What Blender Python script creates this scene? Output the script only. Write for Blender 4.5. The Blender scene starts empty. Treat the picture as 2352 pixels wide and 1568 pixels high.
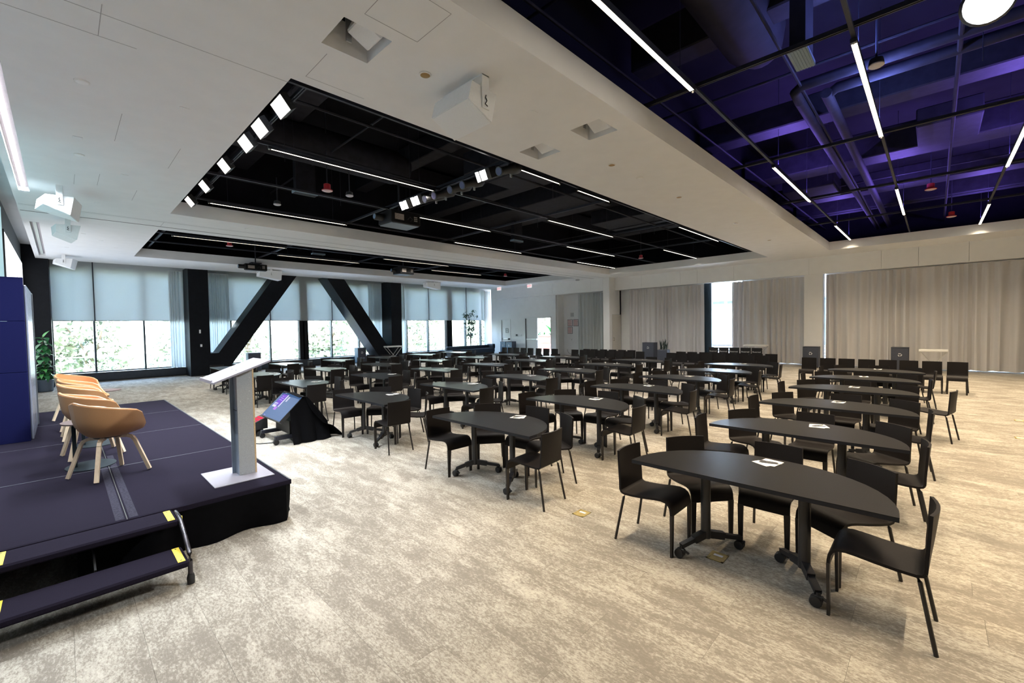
import bpy, bmesh, math, random
from mathutils import Vector, Matrix
R = math.radians
random.seed(7)
SC = bpy.context.scene
COL = SC.collection

# ------------------------------------------------------------------ camera
def set_camera():
    f = 1001.4
    yaw, pitch, roll = R(44.1165), R(1.9052), R(0.99926)
    F = Vector((math.cos(yaw)*math.cos(pitch), math.sin(yaw)*math.cos(pitch), -math.sin(pitch)))
    r = Vector((math.sin(yaw), -math.cos(yaw), 0.0)); d = F.cross(r)
    c, s = math.cos(roll), math.sin(roll)
    r2 = c*r + s*d; d2 = -s*r + c*d
    cam = bpy.data.cameras.new('camera'); o = bpy.data.objects.new('camera', cam); COL.objects.link(o)
    m = Matrix.Identity(4)
    for i in range(3):
        m[i][0] = r2[i]; m[i][1] = -d2[i]; m[i][2] = -F[i]
    m.translation = Vector((0, 0, 1.9)); o.matrix_world = m
    cam.sensor_width = 36.0; cam.lens = f/2352*36; cam.clip_start = 0.05; cam.clip_end = 300
    SC.camera = o
set_camera()
SC.view_settings.view_transform = 'Standard'
try: SC.view_settings.look = 'None'
except Exception: pass
SC.view_settings.gamma = 1.0
SC.view_settings.use_curve_mapping = False
SC.view_settings.exposure = 0.56
SC.cycles.use_denoising = True
SC.cycles.max_bounces = 8
SC.cycles.diffuse_bounces = 5
SC.cycles.glossy_bounces = 3
SC.cycles.transparent_max_bounces = 12
SC.cycles.sample_clamp_indirect = 6.0
SC.cycles.caustics_reflective = False
SC.cycles.caustics_refractive = False

# ------------------------------------------------------------------ sky and sun
W = bpy.data.worlds.new('sky'); SC.world = W; W.use_nodes = True
nt = W.node_tree; bg = nt.nodes['Background']
sky = nt.nodes.new('ShaderNodeTexSky'); sky.sky_type = 'NISHITA'; sky.sun_disc = False
sky.sun_elevation = R(52); sky.sun_rotation = R(200); sky.air_density = 1.2; sky.dust_density = 3.0
nt.links.new(sky.outputs[0], bg.inputs[0]); bg.inputs[1].default_value = SKY_STRENGTH = 5.2
def lamp(name, kind, loc, energy, color, aim=None, rot=None, **kw):
    l = bpy.data.lights.new(name, kind); l.energy = energy; l.color = color
    for k, v in kw.items(): setattr(l, k, v)
    o = bpy.data.objects.new(name, l); COL.objects.link(o); o.location = loc
    if aim is not None:
        o.rotation_euler = (Vector(aim)-Vector(loc)).to_track_quat('-Z', 'Y').to_euler()
    if rot is not None: o.rotation_euler = rot
    return o
lamp('sun', 'SUN', (-20, 40, 30), 6.0, (1.0, 0.96, 0.9), aim=(-20+0.8*30, 40-0.10*30, 30-0.62*30), angle=R(2))
WARM = (1.0, 0.81, 0.56)
COOL = (0.80, 0.90, 1.0)
STRIP_W = 95.0
NEUTRAL = (1.0, 0.93, 0.84)
WASH_W = 430.0
ADDED_UPLIGHT_W = 100.0
# ------------------------------------------------------------------ materials
MATS = {}
def mat(name, col, rough=0.6, metal=0.0, var=0.06, scale=30.0, bump=0.0, spec=0.5, emit=None, estr=0.0, stretch=(1, 1, 1), coat=0.0, trans=0.0):
    if name in MATS: return MATS[name]
    m = bpy.data.materials.new(name); m.use_nodes = True
    n = m.node_tree.nodes; L = m.node_tree.links
    p = n['Principled BSDF']
    p.inputs['Roughness'].default_value = rough; p.inputs['Metallic'].default_value = metal
    p.inputs['Specular IOR Level'].default_value = spec
    p.inputs['Coat Weight'].default_value = coat
    tc = n.new('ShaderNodeTexCoord'); mp = n.new('ShaderNodeMapping'); mp.inputs['Scale'].default_value = stretch
    L.new(tc.outputs['Object'], mp.inputs[0])
    nz = n.new('ShaderNodeTexNoise'); nz.inputs['Scale'].default_value = scale; nz.inputs['Detail'].default_value = 4
    L.new(mp.outputs[0], nz.inputs['Vector'])
    cr = n.new('ShaderNodeValToRGB')
    cr.color_ramp.elements[0].position = 0.3; cr.color_ramp.elements[1].position = 0.7
    cr.color_ramp.elements[0].color = (*[max(0, c*(1-var)) for c in col], 1)
    cr.color_ramp.elements[1].color = (*[min(1, c*(1+var)) for c in col], 1)
    L.new(nz.outputs['Fac'], cr.inputs[0]); L.new(cr.outputs[0], p.inputs['Base Color'])
    if bump:
        b = n.new('ShaderNodeBump'); b.inputs['Strength'].default_value = bump; b.inputs['Distance'].default_value = 0.004
        L.new(nz.outputs['Fac'], b.inputs['Height']); L.new(b.outputs[0], p.inputs['Normal'])
    if emit:
        p.inputs['Emission Color'].default_value = (*emit, 1); p.inputs['Emission Strength'].default_value = estr
    if trans: p.inputs['Transmission Weight'].default_value = trans
    MATS[name] = m
    return m
def glass_mat(name, tint=(0.93, 0.97, 0.97), gloss=0.06):
    m = bpy.data.materials.new(name); m.use_nodes = True
    n = m.node_tree.nodes; L = m.node_tree.links; n.remove(n['Principled BSDF'])
    t = n.new('ShaderNodeBsdfTransparent'); t.inputs[0].default_value = (*tint, 1)
    g = n.new('ShaderNodeBsdfGlossy'); g.inputs['Roughness'].default_value = 0.02
    fr = n.new('ShaderNodeFresnel'); fr.inputs[0].default_value = 1.25
    mx = n.new('ShaderNodeMixShader'); L.new(fr.outputs[0], mx.inputs[0]); L.new(t.outputs[0], mx.inputs[1]); L.new(g.outputs[0], mx.inputs[2])
    L.new(mx.outputs[0], n['Material Output'].inputs[0]); MATS[name] = m
    return m
def cloth_mat(name, col, through=0.25, rough=0.9, scale=60):
    m = bpy.data.materials.new(name); m.use_nodes = True
    n = m.node_tree.nodes; L = m.node_tree.links; n.remove(n['Principled BSDF'])
    tc = n.new('ShaderNodeTexCoord'); nz = n.new('ShaderNodeTexNoise'); nz.inputs['Scale'].default_value = scale; nz.inputs['Detail'].default_value = 5
    L.new(tc.outputs['Object'], nz.inputs['Vector'])
    cr = n.new('ShaderNodeValToRGB'); cr.color_ramp.elements[0].color = (*[c*0.93 for c in col], 1); cr.color_ramp.elements[1].color = (*[min(1, c*1.05) for c in col], 1)
    L.new(nz.outputs['Fac'], cr.inputs[0])
    d = n.new('ShaderNodeBsdfDiffuse'); t = n.new('ShaderNodeBsdfTranslucent')
    L.new(cr.outputs[0], d.inputs[0]); L.new(cr.outputs[0], t.inputs[0])
    mx = n.new('ShaderNodeMixShader'); mx.inputs[0].default_value = through
    L.new(d.outputs[0], mx.inputs[1]); L.new(t.outputs[0], mx.inputs[2]); L.new(mx.outputs[0], n['Material Output'].inputs[0])
    MATS[name] = m
    return m
def emit_mat(name, col, s):
    m = bpy.data.materials.new(name); m.use_nodes = True
    n = m.node_tree.nodes; L = m.node_tree.links; n.remove(n['Principled BSDF'])
    e = n.new('ShaderNodeEmission'); e.inputs[0].default_value = (*col, 1); e.inputs[1].default_value = s
    L.new(e.outputs[0], n['Material Output'].inputs[0]); MATS[name] = m
    return m
def carpet_mat():
    m = bpy.data.materials.new('mottled carpet'); m.use_nodes = True
    n = m.node_tree.nodes; L = m.node_tree.links; p = n['Principled BSDF']
    p.inputs['Roughness'].default_value = 0.95; p.inputs['Specular IOR Level'].default_value = 0.12
    g = n.new('ShaderNodeNewGeometry'); sx = n.new('ShaderNodeSeparateXYZ'); L.new(g.outputs['Position'], sx.inputs[0])
    def M(op, a, b=None):
        k = n.new('ShaderNodeMath'); k.operation = op
        for i, v in enumerate((a, b)):
            if v is None: continue
            if isinstance(v, (int, float)): k.inputs[i].default_value = v
            else: L.new(v, k.inputs[i])
        return k.outputs[0]
    col = M('FLOOR', M('DIVIDE', M('ADD', sx.outputs[0], 0.015), PW))
    sh = M('MULTIPLY', M('FRACT', M('ADD', M('MULTIPLY', col, 0.485), 0.377)), PL)
    row = M('FLOOR', M('DIVIDE', M('ADD', sx.outputs[1], sh), PL))
    cm = n.new('ShaderNodeCombineXYZ'); L.new(col, cm.inputs[0]); L.new(row, cm.inputs[1])
    wn = n.new('ShaderNodeTexWhiteNoise'); wn.noise_dimensions = '3D'; L.new(cm.outputs[0], wn.inputs['Vector'])
    wofs = M('MULTIPLY', wn.outputs['Value'], 60.0)
    def noise(scale, st, detail, rough=0.55, dist=0.0, per=True):
        mp = n.new('ShaderNodeMapping'); mp.inputs['Scale'].default_value = st; L.new(g.outputs['Position'], mp.inputs[0])
        t = n.new('ShaderNodeTexNoise'); t.noise_dimensions = '4D'; t.inputs['Scale'].default_value = scale
        t.inputs['Detail'].default_value = detail; t.inputs['Roughness'].default_value = rough; t.inputs['Distortion'].default_value = dist
        L.new(mp.outputs[0], t.inputs['Vector'])
        if per: L.new(wofs, t.inputs['W'])
        return t.outputs['Fac']
    big = noise(2.3, (1.0, 0.55, 1), 3, 0.5, 0.6, False)
    mid = noise(7.5, (1.0, 0.33, 1), 6, 0.66, 0.7)
    fine = noise(72, (1.0, 0.46, 1), 6, 0.8, 0.25)
    v = M('ADD', M('ADD', M('MULTIPLY', big, 0.42), M('MULTIPLY', mid, 0.66)), M('MULTIPLY', fine, 1.14))
    cr = n.new('ShaderNodeValToRGB'); e = cr.color_ramp.elements
    e[0].position = 0.44; e[0].color = (0.205, 0.182, 0.153, 1)
    e[1].position = 0.60; e[1].color = (0.455, 0.42, 0.365, 1)
    k = e.new(0.49); k.color = (0.245, 0.22, 0.186, 1)
    k = e.new(0.52); k.color = (0.335, 0.306, 0.26, 1)
    L.new(M('MULTIPLY', v, 0.45), cr.inputs[0]); L.new(cr.outputs[0], p.inputs['Base Color'])
    b = n.new('ShaderNodeBump'); b.inputs['Strength'].default_value = 0.35; b.inputs['Distance'].default_value = 0.003
    L.new(fine, b.inputs['Height']); L.new(b.outputs[0], p.inputs['Normal'])
    MATS['carpet'] = m
    return m
PW, PL = 0.3075, 1.25

# ------------------------------------------------------------------ mesh collecting
class MB:
    def __init__(s): s.v = []; s.f = []
    def add(s, vs, fs):
        o = len(s.v); s.v += [tuple(v) for v in vs]; s.f += [tuple(i+o for i in f) for f in fs]; return s
    def box(s, x0, x1, y0, y1, z0, z1):
        vs = [(x, y, z) for z in (z0, z1) for y in (y0, y1) for x in (x0, x1)]
        return s.add(vs, [(0, 2, 3, 1), (4, 5, 7, 6), (0, 1, 5, 4), (2, 6, 7, 3), (0, 4, 6, 2), (1, 3, 7, 5)])
    def bbox(s, x0, x1, y0, y1, z0, z1, b=0.004):
        bm = bmesh.new(); r = bmesh.ops.create_cube(bm, size=1)
        for v in bm.verts: v.co = Vector(((x0+x1)/2+v.co.x*(x1-x0), (y0+y1)/2+v.co.y*(y1-y0), (z0+z1)/2+v.co.z*(z1-z0)))
        bmesh.ops.bevel(bm, geom=list(bm.edges), offset=b, segments=1, affect='EDGES')
        return s.bm(bm)
    def bm(s, bm):
        bm.verts.index_update(); s.add([v.co[:] for v in bm.verts], [[v.index for v in f.verts] for f in bm.faces]); bm.free(); return s
    def prism(s, pts, z0, z1):
        n = len(pts)
        return s.add([(x, y, z0) for x, y in pts]+[(x, y, z1) for x, y in pts],
                     [tuple(range(n-1, -1, -1)), tuple(range(n, 2*n))]+[(i, (i+1) % n, n+(i+1) % n, n+i) for i in range(n)])
    def prism_y(s, pts, y0, y1):      # profile in x,z
        n = len(pts)
        return s.add([(x, y0, z) for x, z in pts]+[(x, y1, z) for x, z in pts],
                     [tuple(range(n)), tuple(range(2*n-1, n-1, -1))]+[((i+1) % n, i, n+i, n+(i+1) % n) for i in range(n)])
    def prism_x(s, pts, x0, x1):      # profile in y,z
        n = len(pts)
        return s.add([(x0, y, z) for y, z in pts]+[(x1, y, z) for y, z in pts],
                     [tuple(range(n-1, -1, -1)), tuple(range(n, 2*n))]+[(i, (i+1) % n, n+(i+1) % n, n+i) for i in range(n)])
    def tube(s, pts, r, n=8, r2=None, cap=True):
        pts = [Vector(p) for p in pts]; k = len(pts); rings = []
        up = Vector((0, 0, 1))
        for i, p in enumerate(pts):
            t = (pts[min(i+1, k-1)]-pts[max(i-1, 0)]).normalized()
            a = t.cross(up) if abs(t.z) < 0.95 else t.cross(Vector((0, 1, 0)))
            a.normalize(); b = t.cross(a).normalized()
            rr = r if r2 is None else r+(r2-r)*i/(k-1)
            rings.append([p+rr*(math.cos(2*math.pi*j/n)*a+math.sin(2*math.pi*j/n)*b) for j in range(n)])
        fs = [(i*n+j, i*n+(j+1) % n, (i+1)*n+(j+1) % n, (i+1)*n+j) for i in range(k-1) for j in range(n)]
        if cap: fs += [tuple(range(n-1, -1, -1)), tuple(range((k-1)*n, k*n))]
        return s.add([v for rg in rings for v in rg], fs)
    def lathe(s, prof, n=16, c=(0, 0, 0), axis='z', sx=1.0, sy=1.0):
        vs = []
        for r, h in prof:
            for j in range(n):
                a = 2*math.pi*j/n; p = (r*sx*math.cos(a), r*sy*math.sin(a), h)
                if axis == 'x': p = (h, p[0], p[1])
                if axis == 'y': p = (p[1], h, p[0])
                vs.append((p[0]+c[0], p[1]+c[1], p[2]+c[2]))
        k = len(prof)
        fs = [(i*n+j, i*n+(j+1) % n, (i+1)*n+(j+1) % n, (i+1)*n+j) for i in range(k-1) for j in range(n)]
        fs += [tuple(range(n-1, -1, -1)), tuple(range((k-1)*n, k*n))]
        return s.add(vs, fs)
    def beam(s, a, b, w, h):           # bar of width w (horizontal) and height h between two points
        a, b = Vector(a), Vector(b); t = (b-a).normalized()
        x = t.cross(Vector((0, 0, 1))) if abs(t.z) < 0.99 else Vector((1, 0, 0))
        x.normalize(); y = x.cross(t).normalized()
        vs = [p+sx*w/2*x+sy*h/2*y for p in (a, b) for sx, sy in ((-1, -1), (1, -1), (1, 1), (-1, 1))]
        return s.add(vs, [(0, 3, 2, 1), (4, 5, 6, 7)]+[(i, (i+1) % 4, 4+(i+1) % 4, 4+i) for i in range(4)])
    def sheet(s, rows, t, closed=False):  # grid of points rows[i][j] thickened by t along the normals
        n = len(rows); m = len(rows[0]); P = [[Vector(p) for p in r] for r in rows]; N = []
        for i in range(n):
            for j in range(m):
                du = P[min(i+1, n-1)][j]-P[max(i-1, 0)][j]; dv = P[i][min(j+1, m-1)]-P[i][max(j-1, 0)]
                nn = du.cross(dv); N.append(nn.normalized() if nn.length > 1e-9 else Vector((0, 0, 1)))
        A = [P[i][j]+N[i*m+j]*t/2 for i in range(n) for j in range(m)]; B = [P[i][j]-N[i*m+j]*t/2 for i in range(n) for j in range(m)]
        q = n*m; fs = []
        for i in range(n-1):
            for j in range(m-1):
                a, b, c, d = i*m+j, i*m+j+1, (i+1)*m+j+1, (i+1)*m+j
                fs += [(a, d, c, b), (a+q, b+q, c+q, d+q)]
        for i in range(n-1):
            for j in (0, m-1):
                a, d = i*m+j, (i+1)*m+j
                fs.append((a, a+q, d+q, d) if j == 0 else (d, d+q, a+q, a))
        for j in range(m-1):
            for i in (0, n-1):
                a, b = i*m+j, i*m+j+1
                fs.append((b, b+q, a+q, a) if i == 0 else (a, a+q, b+q, b))
        return s.add(A+B, fs)
    def quad(s, a, b, c, d): return s.add([a, b, c, d], [(0, 1, 2, 3)])
    def rot(s, ax, ang, c=(0, 0, 0)):
        m = Matrix.Rotation(ang, 3, ax); c = Vector(c)
        s.v = [tuple(m @ (Vector(v)-c)+c) for v in s.v]; return s
    def move(s, x=0, y=0, z=0): s.v = [(v[0]+x, v[1]+y, v[2]+z) for v in s.v]; return s
    def mesh(s, name, m, smooth=False):
        me = bpy.data.meshes.new(name); me.from_pydata(s.v, [], s.f); me.update()
        if m is not None: me.materials.append(m)
        if smooth:
            me.polygons.foreach_set('use_smooth', [True]*len(me.polygons))
            try: me.set_sharp_from_angle(angle=R(38))
            except Exception: pass
        return me
    def build(s, name, m, parent=None, smooth=False, loc=None, rz=0.0):
        o = bpy.data.objects.new(name, s.mesh(name, m, smooth)); COL.objects.link(o)
        if parent is not None: o.parent = parent
        if loc is not None: o.location = loc
        if rz: o.rotation_euler = (0, 0, rz)
        return o
def tag(o, label=None, cat=None, group=None, kind=None):
    if label: o['label'] = label
    if cat: o['category'] = cat
    if group: o['group'] = group
    if kind: o['kind'] = kind
    return o
def thing(name, label, cat, loc=(0, 0, 0), rz=0.0, group=None):
    o = bpy.data.objects.new(name, None); COL.objects.link(o); o.location = loc; o.rotation_euler = (0, 0, rz)
    o.empty_display_size = 0.1
    return tag(o, label, cat, group)
def struct(name, mb, m, parent=None, smooth=False):
    o = mb.build(name, m, parent, smooth)
    if parent is None: o['kind'] = 'structure'
    return o
def holder(name, loc=(0, 0, 0)):
    o = bpy.data.objects.new(name, None); COL.objects.link(o); o.location = loc; o['kind'] = 'structure'; return o
KIDS = {}
def dup(root, loc, rz, label=None, group=None):
    if root.name not in KIDS:
        KIDS[root.name] = [(ch, list(ch.children)) for ch in root.children]
    r = root.copy(); COL.objects.link(r); r.location = loc; r.rotation_euler = (0, 0, rz)
    if label: r['label'] = label
    if group: r['group'] = group
    for ch, gs in KIDS[root.name]:
        c = ch.copy(); COL.objects.link(c); c.parent = r
        for g in gs:
            d = g.copy(); COL.objects.link(d); d.parent = c
    return r
def holes_slab(mb, x0, x1, y0, y1, z0, z1, holes, top=True):
    xs = sorted({x0, x1, *[h[0] for h in holes], *[h[1] for h in holes]}); ys = sorted({y0, y1, *[h[2] for h in holes], *[h[3] for h in holes]})
    xs = [x for x in xs if x0 <= x <= x1]; ys = [y for y in ys if y0 <= y <= y1]
    def hole(x, y): return any(h[0] < x < h[1] and h[2] < y < h[3] for h in holes)
    for i in range(len(xs)-1):
        for j in range(len(ys)-1):
            if hole((xs[i]+xs[i+1])/2, (ys[j]+ys[j+1])/2): continue
            a, b, c, d = xs[i], xs[i+1], ys[j], ys[j+1]
            mb.quad((a, c, z0), (a, d, z0), (b, d, z0), (b, c, z0))
            if top: mb.quad((a, c, z1), (b, c, z1), (b, d, z1), (a, d, z1))
    for h in holes:
        a, b, c, d = h[:4]; k = h[4] if len(h) > 4 else z1
        mb.quad((a, c, z0), (b, c, z0), (b, c, k), (a, c, k)); mb.quad((b, d, z0), (a, d, z0), (a, d, k), (b, d, k))
        mb.quad((a, d, z0), (a, c, z0), (a, c, k), (a, d, k)); mb.quad((b, c, z0), (b, d, z0), (b, d, k), (b, c, k))
        if len(h) > 4: mb.quad((a, c, k), (b, c, k), (b, d, k), (a, d, k))
    return mb
def text_part(name, s, size, m, parent, loc, rot, ext=0.0008, align='CENTER'):
    cu = bpy.data.curves.new(name, 'FONT'); cu.body = s; cu.size = size; cu.extrude = ext; cu.align_x = align; cu.align_y = 'CENTER'
    cu.resolution_u = 2; cu.materials.append(m)
    o = bpy.data.objects.new(name, cu); COL.objects.link(o)
    me = bpy.data.meshes.new_from_object(o); bpy.data.objects.remove(o); bpy.data.curves.remove(cu); me.name = name
    if not me.materials: me.materials.append(m)
    o = bpy.data.objects.new(name, me); COL.objects.link(o)
    if parent is not None: o.parent = parent
    o.location = loc; o.rotation_euler = rot
    return o
# ------------------------------------------------------------------ colours of the place
M_WHITE = mat('white ceiling paint', (0.83, 0.84, 0.85), 0.85, var=0.02, scale=3)
M_WALL = mat('white wall paint', (0.82, 0.82, 0.81), 0.8, var=0.02, scale=3)
M_BLACKC = mat('black ceiling paint', (0.006, 0.006, 0.009), 0.85, var=0.25, scale=2.5, spec=0.15)
M_DUCT = mat('black painted duct', (0.012, 0.012, 0.017), 0.7, var=0.3, scale=6, spec=0.2)
M_STEEL = mat('black unistrut', (0.018, 0.020, 0.030), 0.5, metal=0.2, var=0.2, scale=20)
M_COLUMN = mat('black column cladding', (0.0050, 0.0060, 0.0085), 0.5, var=0.2, scale=8, spec=0.15)
M_SILL = mat('dark blue grey sill metal', (0.020, 0.026, 0.036), 0.4, var=0.15, scale=8)
M_MULL = mat('dark aluminium mullion', (0.035, 0.055, 0.075), 0.35, metal=0.3, var=0.1)
M_BLIND = cloth_mat('grey roller blind fabric', (0.62, 0.65, 0.65), 0.42)
M_SHEER = cloth_mat('white sheer curtain', (0.80, 0.82, 0.82), 0.68)
M_LINEN = cloth_mat('linen curtain', (0.70, 0.685, 0.685), 0.12)
M_GLASS = glass_mat('clear glass')
M_SEAM = mat('seam shadow grey', (0.40, 0.40, 0.41), 0.9)
M_GROOVE = mat('dark track groove', (0.06, 0.06, 0.06), 0.8)
M_STEELB = mat('brushed steel', (0.45, 0.46, 0.47), 0.35, metal=0.8)
M_WHITEP = mat('white plastic', (0.78, 0.78, 0.76), 0.45, var=0.02)
M_BLACKP = mat('black plastic', (0.014, 0.014, 0.015), 0.5, var=0.15)
M_RED = mat('red plastic', (0.45, 0.02, 0.03), 0.4)
M_CARPET = carpet_mat()
ZC = 4.64          # soffit height
O1 = (1.83, 20.72, 5.05, 12.66); O2 = (1.88, 20.55, 14.80, 20.44); O3 = (-4.0, 20.65, -5.2, 2.94)
WELLS = [(1.82, 2.29, 3.745, 4.23), (5.06, 5.54, 3.23, 3.70), (5.095, 5.55, 4.243, 4.71)]
SLOT1 = (-0.47, -0.33, 3.0, 12.4); SLOT2 = (-0.45, -0.29, 15.66, 22.15)

# ------------------------------------------------------------------ floor of carpet planks
fl = struct('floor', MB().box(-0.95, 24.0, -6.2, 24.6, -0.30, -0.006), mat('carpet underlay', (0.30, 0.27, 0.23), 0.95))
tag(fl, 'mottled beige and grey carpet laid in long planks', kind='structure')
def plank_cells():
    c0, c1 = int(-0.95/PW)-1, int(24.0/PW)+1
    for c in range(c0, c1):
        x0 = c*PW-0.015; s = ((c*0.485+0.377) % 1.0)*PL
        k = math.floor((-6.2+s)/PL)
        while k*PL-s < 24.6:
            y0, y1 = k*PL-s, (k+1)*PL-s; k += 1
            if x0 < -0.93 or x0+PW > 24.0 or y1 < -6.1 or y0 > 24.5: continue
            yield (x0, x0+PW, max(y0, -6.1), min(y1, 24.55))
def on_view(x, y):
    a = math.atan2(y, x)-R(44.1)
    return abs(a) < R(50.5)
near = []; far = []
for cell in plank_cells():
    cx, cy = (cell[0]+cell[1])/2, (cell[2]+cell[3])/2; d = math.hypot(cx, cy)
    full = abs(cell[3]-cell[2]-PL) < 1e-6
    under = cx < 1.5 and 4.7 < cy < 12.4
    (near if full and on_view(cx, cy) and 1.6 < d < 8.9 and not under else far).append((d, cell))
near.sort(); far += near[290:]; near = near[:290]
pm = MB().add([(0.0003, 0.0003, -0.006), (PW-0.0003, 0.0003, -0.006), (PW-0.0003, PL-0.0003, -0.006), (0.0003, PL-0.0003, -0.006),
               (0.0006, 0.0006, 0.0), (PW-0.0006, 0.0006, 0.0), (PW-0.0006, PL-0.0006, 0.0), (0.0006, PL-0.0006, 0.0)],
              [(4, 5, 6, 7), (0, 1, 5, 4), (1, 2, 6, 5), (2, 3, 7, 6), (3, 0, 4, 7)]).mesh('carpet_plank', M_CARPET)
for d, c in near:
    o = bpy.data.objects.new('carpet_plank', pm); COL.objects.link(o); o.parent = fl; o.location = (c[0], c[2], -random.random()*0.0004)
mb = MB()
for d, c in far:
    mb.quad((c[0]+0.0008, c[2]+0.0008, 0), (c[1]-0.0008, c[2]+0.0008, 0), (c[1]-0.0008, c[3]-0.0008, 0), (c[0]+0.0008, c[3]-0.0008, 0))
tag(mb.build('carpet_field', M_CARPET, fl), kind='stuff')

# ------------------------------------------------------------------ ceiling: white soffit with three black openings
ce = struct('ceiling', holes_slab(MB(), -0.54, 22.6, -6.2, 23.05, ZC, ZC+0.31, [O1, O2, O3]+[(*w, ZC+0.42) for w in WELLS]+[(*SLOT1, ZC+0.12), (*SLOT2, ZC+0.12)]), M_WHITE)
tag(ce, 'white plaster soffit with square cut openings', kind='structure')
mb = MB(); mb.box(-0.56, -0.54, -6.2, 23.05, ZC, 5.12); mb.box(-0.54, 22.6, 23.03, 23.05, ZC, 5.3); mb.build('soffit_edge', M_WHITE, ce)
MB().box(-1.0, -0.52, -6.2, 23.1, 5.10, 5.14).build('cove_lid', M_WHITE, ce)
MB().box(-0.9, 24.0, 23.05, 24.9, 5.0, 5.05).build('pocket_lid', M_WHITE, ce)
def line(name, a, b, w=0.006, m=None, z=ZC-0.0015):
    mb = MB()
    if abs(a[0]-b[0]) < 1e-4: mb.box(a[0]-w/2, a[0]+w/2, min(a[1], b[1]), max(a[1], b[1]), z, z+0.0025)
    else: mb.box(min(a[0], b[0]), max(a[0], b[0]), a[1]-w/2, a[1]+w/2, z, z+0.0025)
    return mb.build(name, m or M_SEAM, ce)
# partition track grooves
line('track_groove', (-0.54, 13.66), (21.8, 13.66), 0.012); line('track_groove', (-0.54, 13.74), (21.8, 13.74), 0.012)
line('track_groove', (-0.54, 14.36), (21.8, 14.36), 0.045, M_GROOVE)
for x in (1.86, 7.5, 13.2): line('seam', (x, 13.74), (x, 14.36))
# seams and access panels of the soffit
line('seam', (-0.5, 5.15), (1.83, 5.04)); line('seam', (1.93, 4.36), (1.93, 4.90)); line('seam', (1.93, 4.90), (2.6, 4.90), 0.004)
line('seam', (-0.3, 5.55), (0.6, 5.55)); line('seam', (0.33, 5.0), (0.33, 5.55))
for x0, x1, y0, y1 in ((1.93, 2.466, 3.06, 3.585), (0.62, 0.63, 7.3, 8.4), (1.33, 1.34, 8.1, 9.2), (0.55, 0.56, 10.3, 11.1), (1.1, 1.11, 11.0, 11.9), (0.25, 0.26, 10.6, 11.3)):
    line('seam', (x0, y0), (x0, y1), 0.005)
    if x1-x0 > 0.1:
        line('seam', (x1, y0), (x1, y1), 0.005); line('seam', (x0, y0), (x1, y0), 0.005); line('seam', (x0, y1), (x1, y1), 0.005)
for x, y in ((1.14, 6.64), (0.25, 8.6), (0.85, 10.1), (0.62, 12.6), (0.9, 17.6), (0.5, 16.7), (1.3, 18.8), (0.2, 19.6), (4.3, 3.73)):
    MB().bbox(x-0.05, x+0.05, y-0.05, y+0.05, ZC-0.006, ZC+0.002, 0.002).build('cover_plate', M_WHITE, ce)

# black ceiling space above the openings
v = holder('ceiling_void'); v['label'] = 'black painted open ceiling space above the soffit openings'
def void(x0, x1, y0, y1, zt):
    mb = MB(); mb.box(x0, x1, y0, y1, zt, zt+0.1)
    for a in ((x0, x0+0.05, y0, y1), (x1-0.05, x1, y0, y1), (x0, x1, y0, y0+0.05), (x0, x1, y1-0.05, y1)): mb.box(*a, ZC+0.31, zt)
    mb.build('upper_slab', M_BLACKC, v)
void(0.9, 21.9, 4.0, 13.5, 6.9); void(0.9, 21.9, 13.6, 22.3, 6.9); void(-4.2, 21.9, -6.2, 3.95, 6.9)
def rim(o):       # black lining of the lip seen past the white fascia
    x0, x1, y0, y1 = o; mb = MB()
    for a in ((x0-0.9, x0-0.02, y0-0.9, y1+0.9), (x1+0.02, x1+0.9, y0-0.9, y1+0.9), (x0, x1, y0-0.9, y0-0.02), (x0, x1, y1+0.02, y1+0.9)):
        mb.box(a[0], a[1], a[2], a[3], ZC+0.312, ZC+0.318)
    mb.build('lip_lining', M_BLACKC, v)
rim((1.83, 20.72, 5.05, 12.66)); rim((1.88, 20.55, 14.8, 20.44)); rim((-3.0, 20.65, -5.0, 2.94))

# ------------------------------------------------------------------ walls
wl = struct('wall_left', MB().box(-1.05, -0.90, -6.2, 23.0, 0, 5.12), mat('grey painted wall', (0.16, 0.18, 0.19), 0.7, var=0.05))
mb = MB().box(-1.05, -0.25, 22.9, 24.6, 0, 5.2); struct('column_corner', mb, M_COLUMN)
struct('wall_near', MB().box(-1.05, 24, -6.35, -6.2, 0, 5.2), M_WALL)
# right wall: bulkheads, piers, glazing behind curtains
XR = 22.2; XB = 22.4; XC = 22.65
wr = MB(); wr.box(XR, XR+0.15, 17.56, 17.94, 0, 4.7); wr.box(XR, XR+0.15, 20.28, 21.66, 0, 4.7); wr.box(XR, XR+0.15, 22.60, 23.6, 0, 4.7); wr.box(XR, XR+0.15, 17.94, 20.28, 2.50, 4.7); wr.box(XR, XR+0.15, 21.66, 22.60, 2.44, 4.7)
wr.box(XR+0.15, 23.1, 17.48, 17.58, 0, 4.7); wr.box(22.95, 23.1, 13.35, 17.56, 0, 4.7); wr.box(XR, 23.4, 13.35, 17.60, 4.66, 4.8)
struct('wall_right', wr, M_WALL)
wp = MB(); wp.box(21.8, 22.3, 13.35, 13.76, 0, ZC+0.02); wp.box(22.3, 24.0, 13.35, 13.50, 0, ZC+0.02); wp.box(22.45, 23.0, 3.42, 4.08, 0, 4.7); wp.box(22.5, 23.0, -6.2, -5.0, 0, 4.7)
wp.box(22.4, 24.0, -6.2, 13.4, 4.66, 4.8); wp.box(23.1, 23.25, 8.5, 13.4, 0, 4.7); wp.box(23.1, 23.25, 4.0, 6.7, 0.10, 4.7); wp.box(23.1, 23.25, -5.2, 3.4, 0.10, 4.7)
struct('pier', wp, M_WALL)
tb = holder('trim_1'); tb['label'] = 'white panelled bulkhead band above the curtains'
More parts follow.
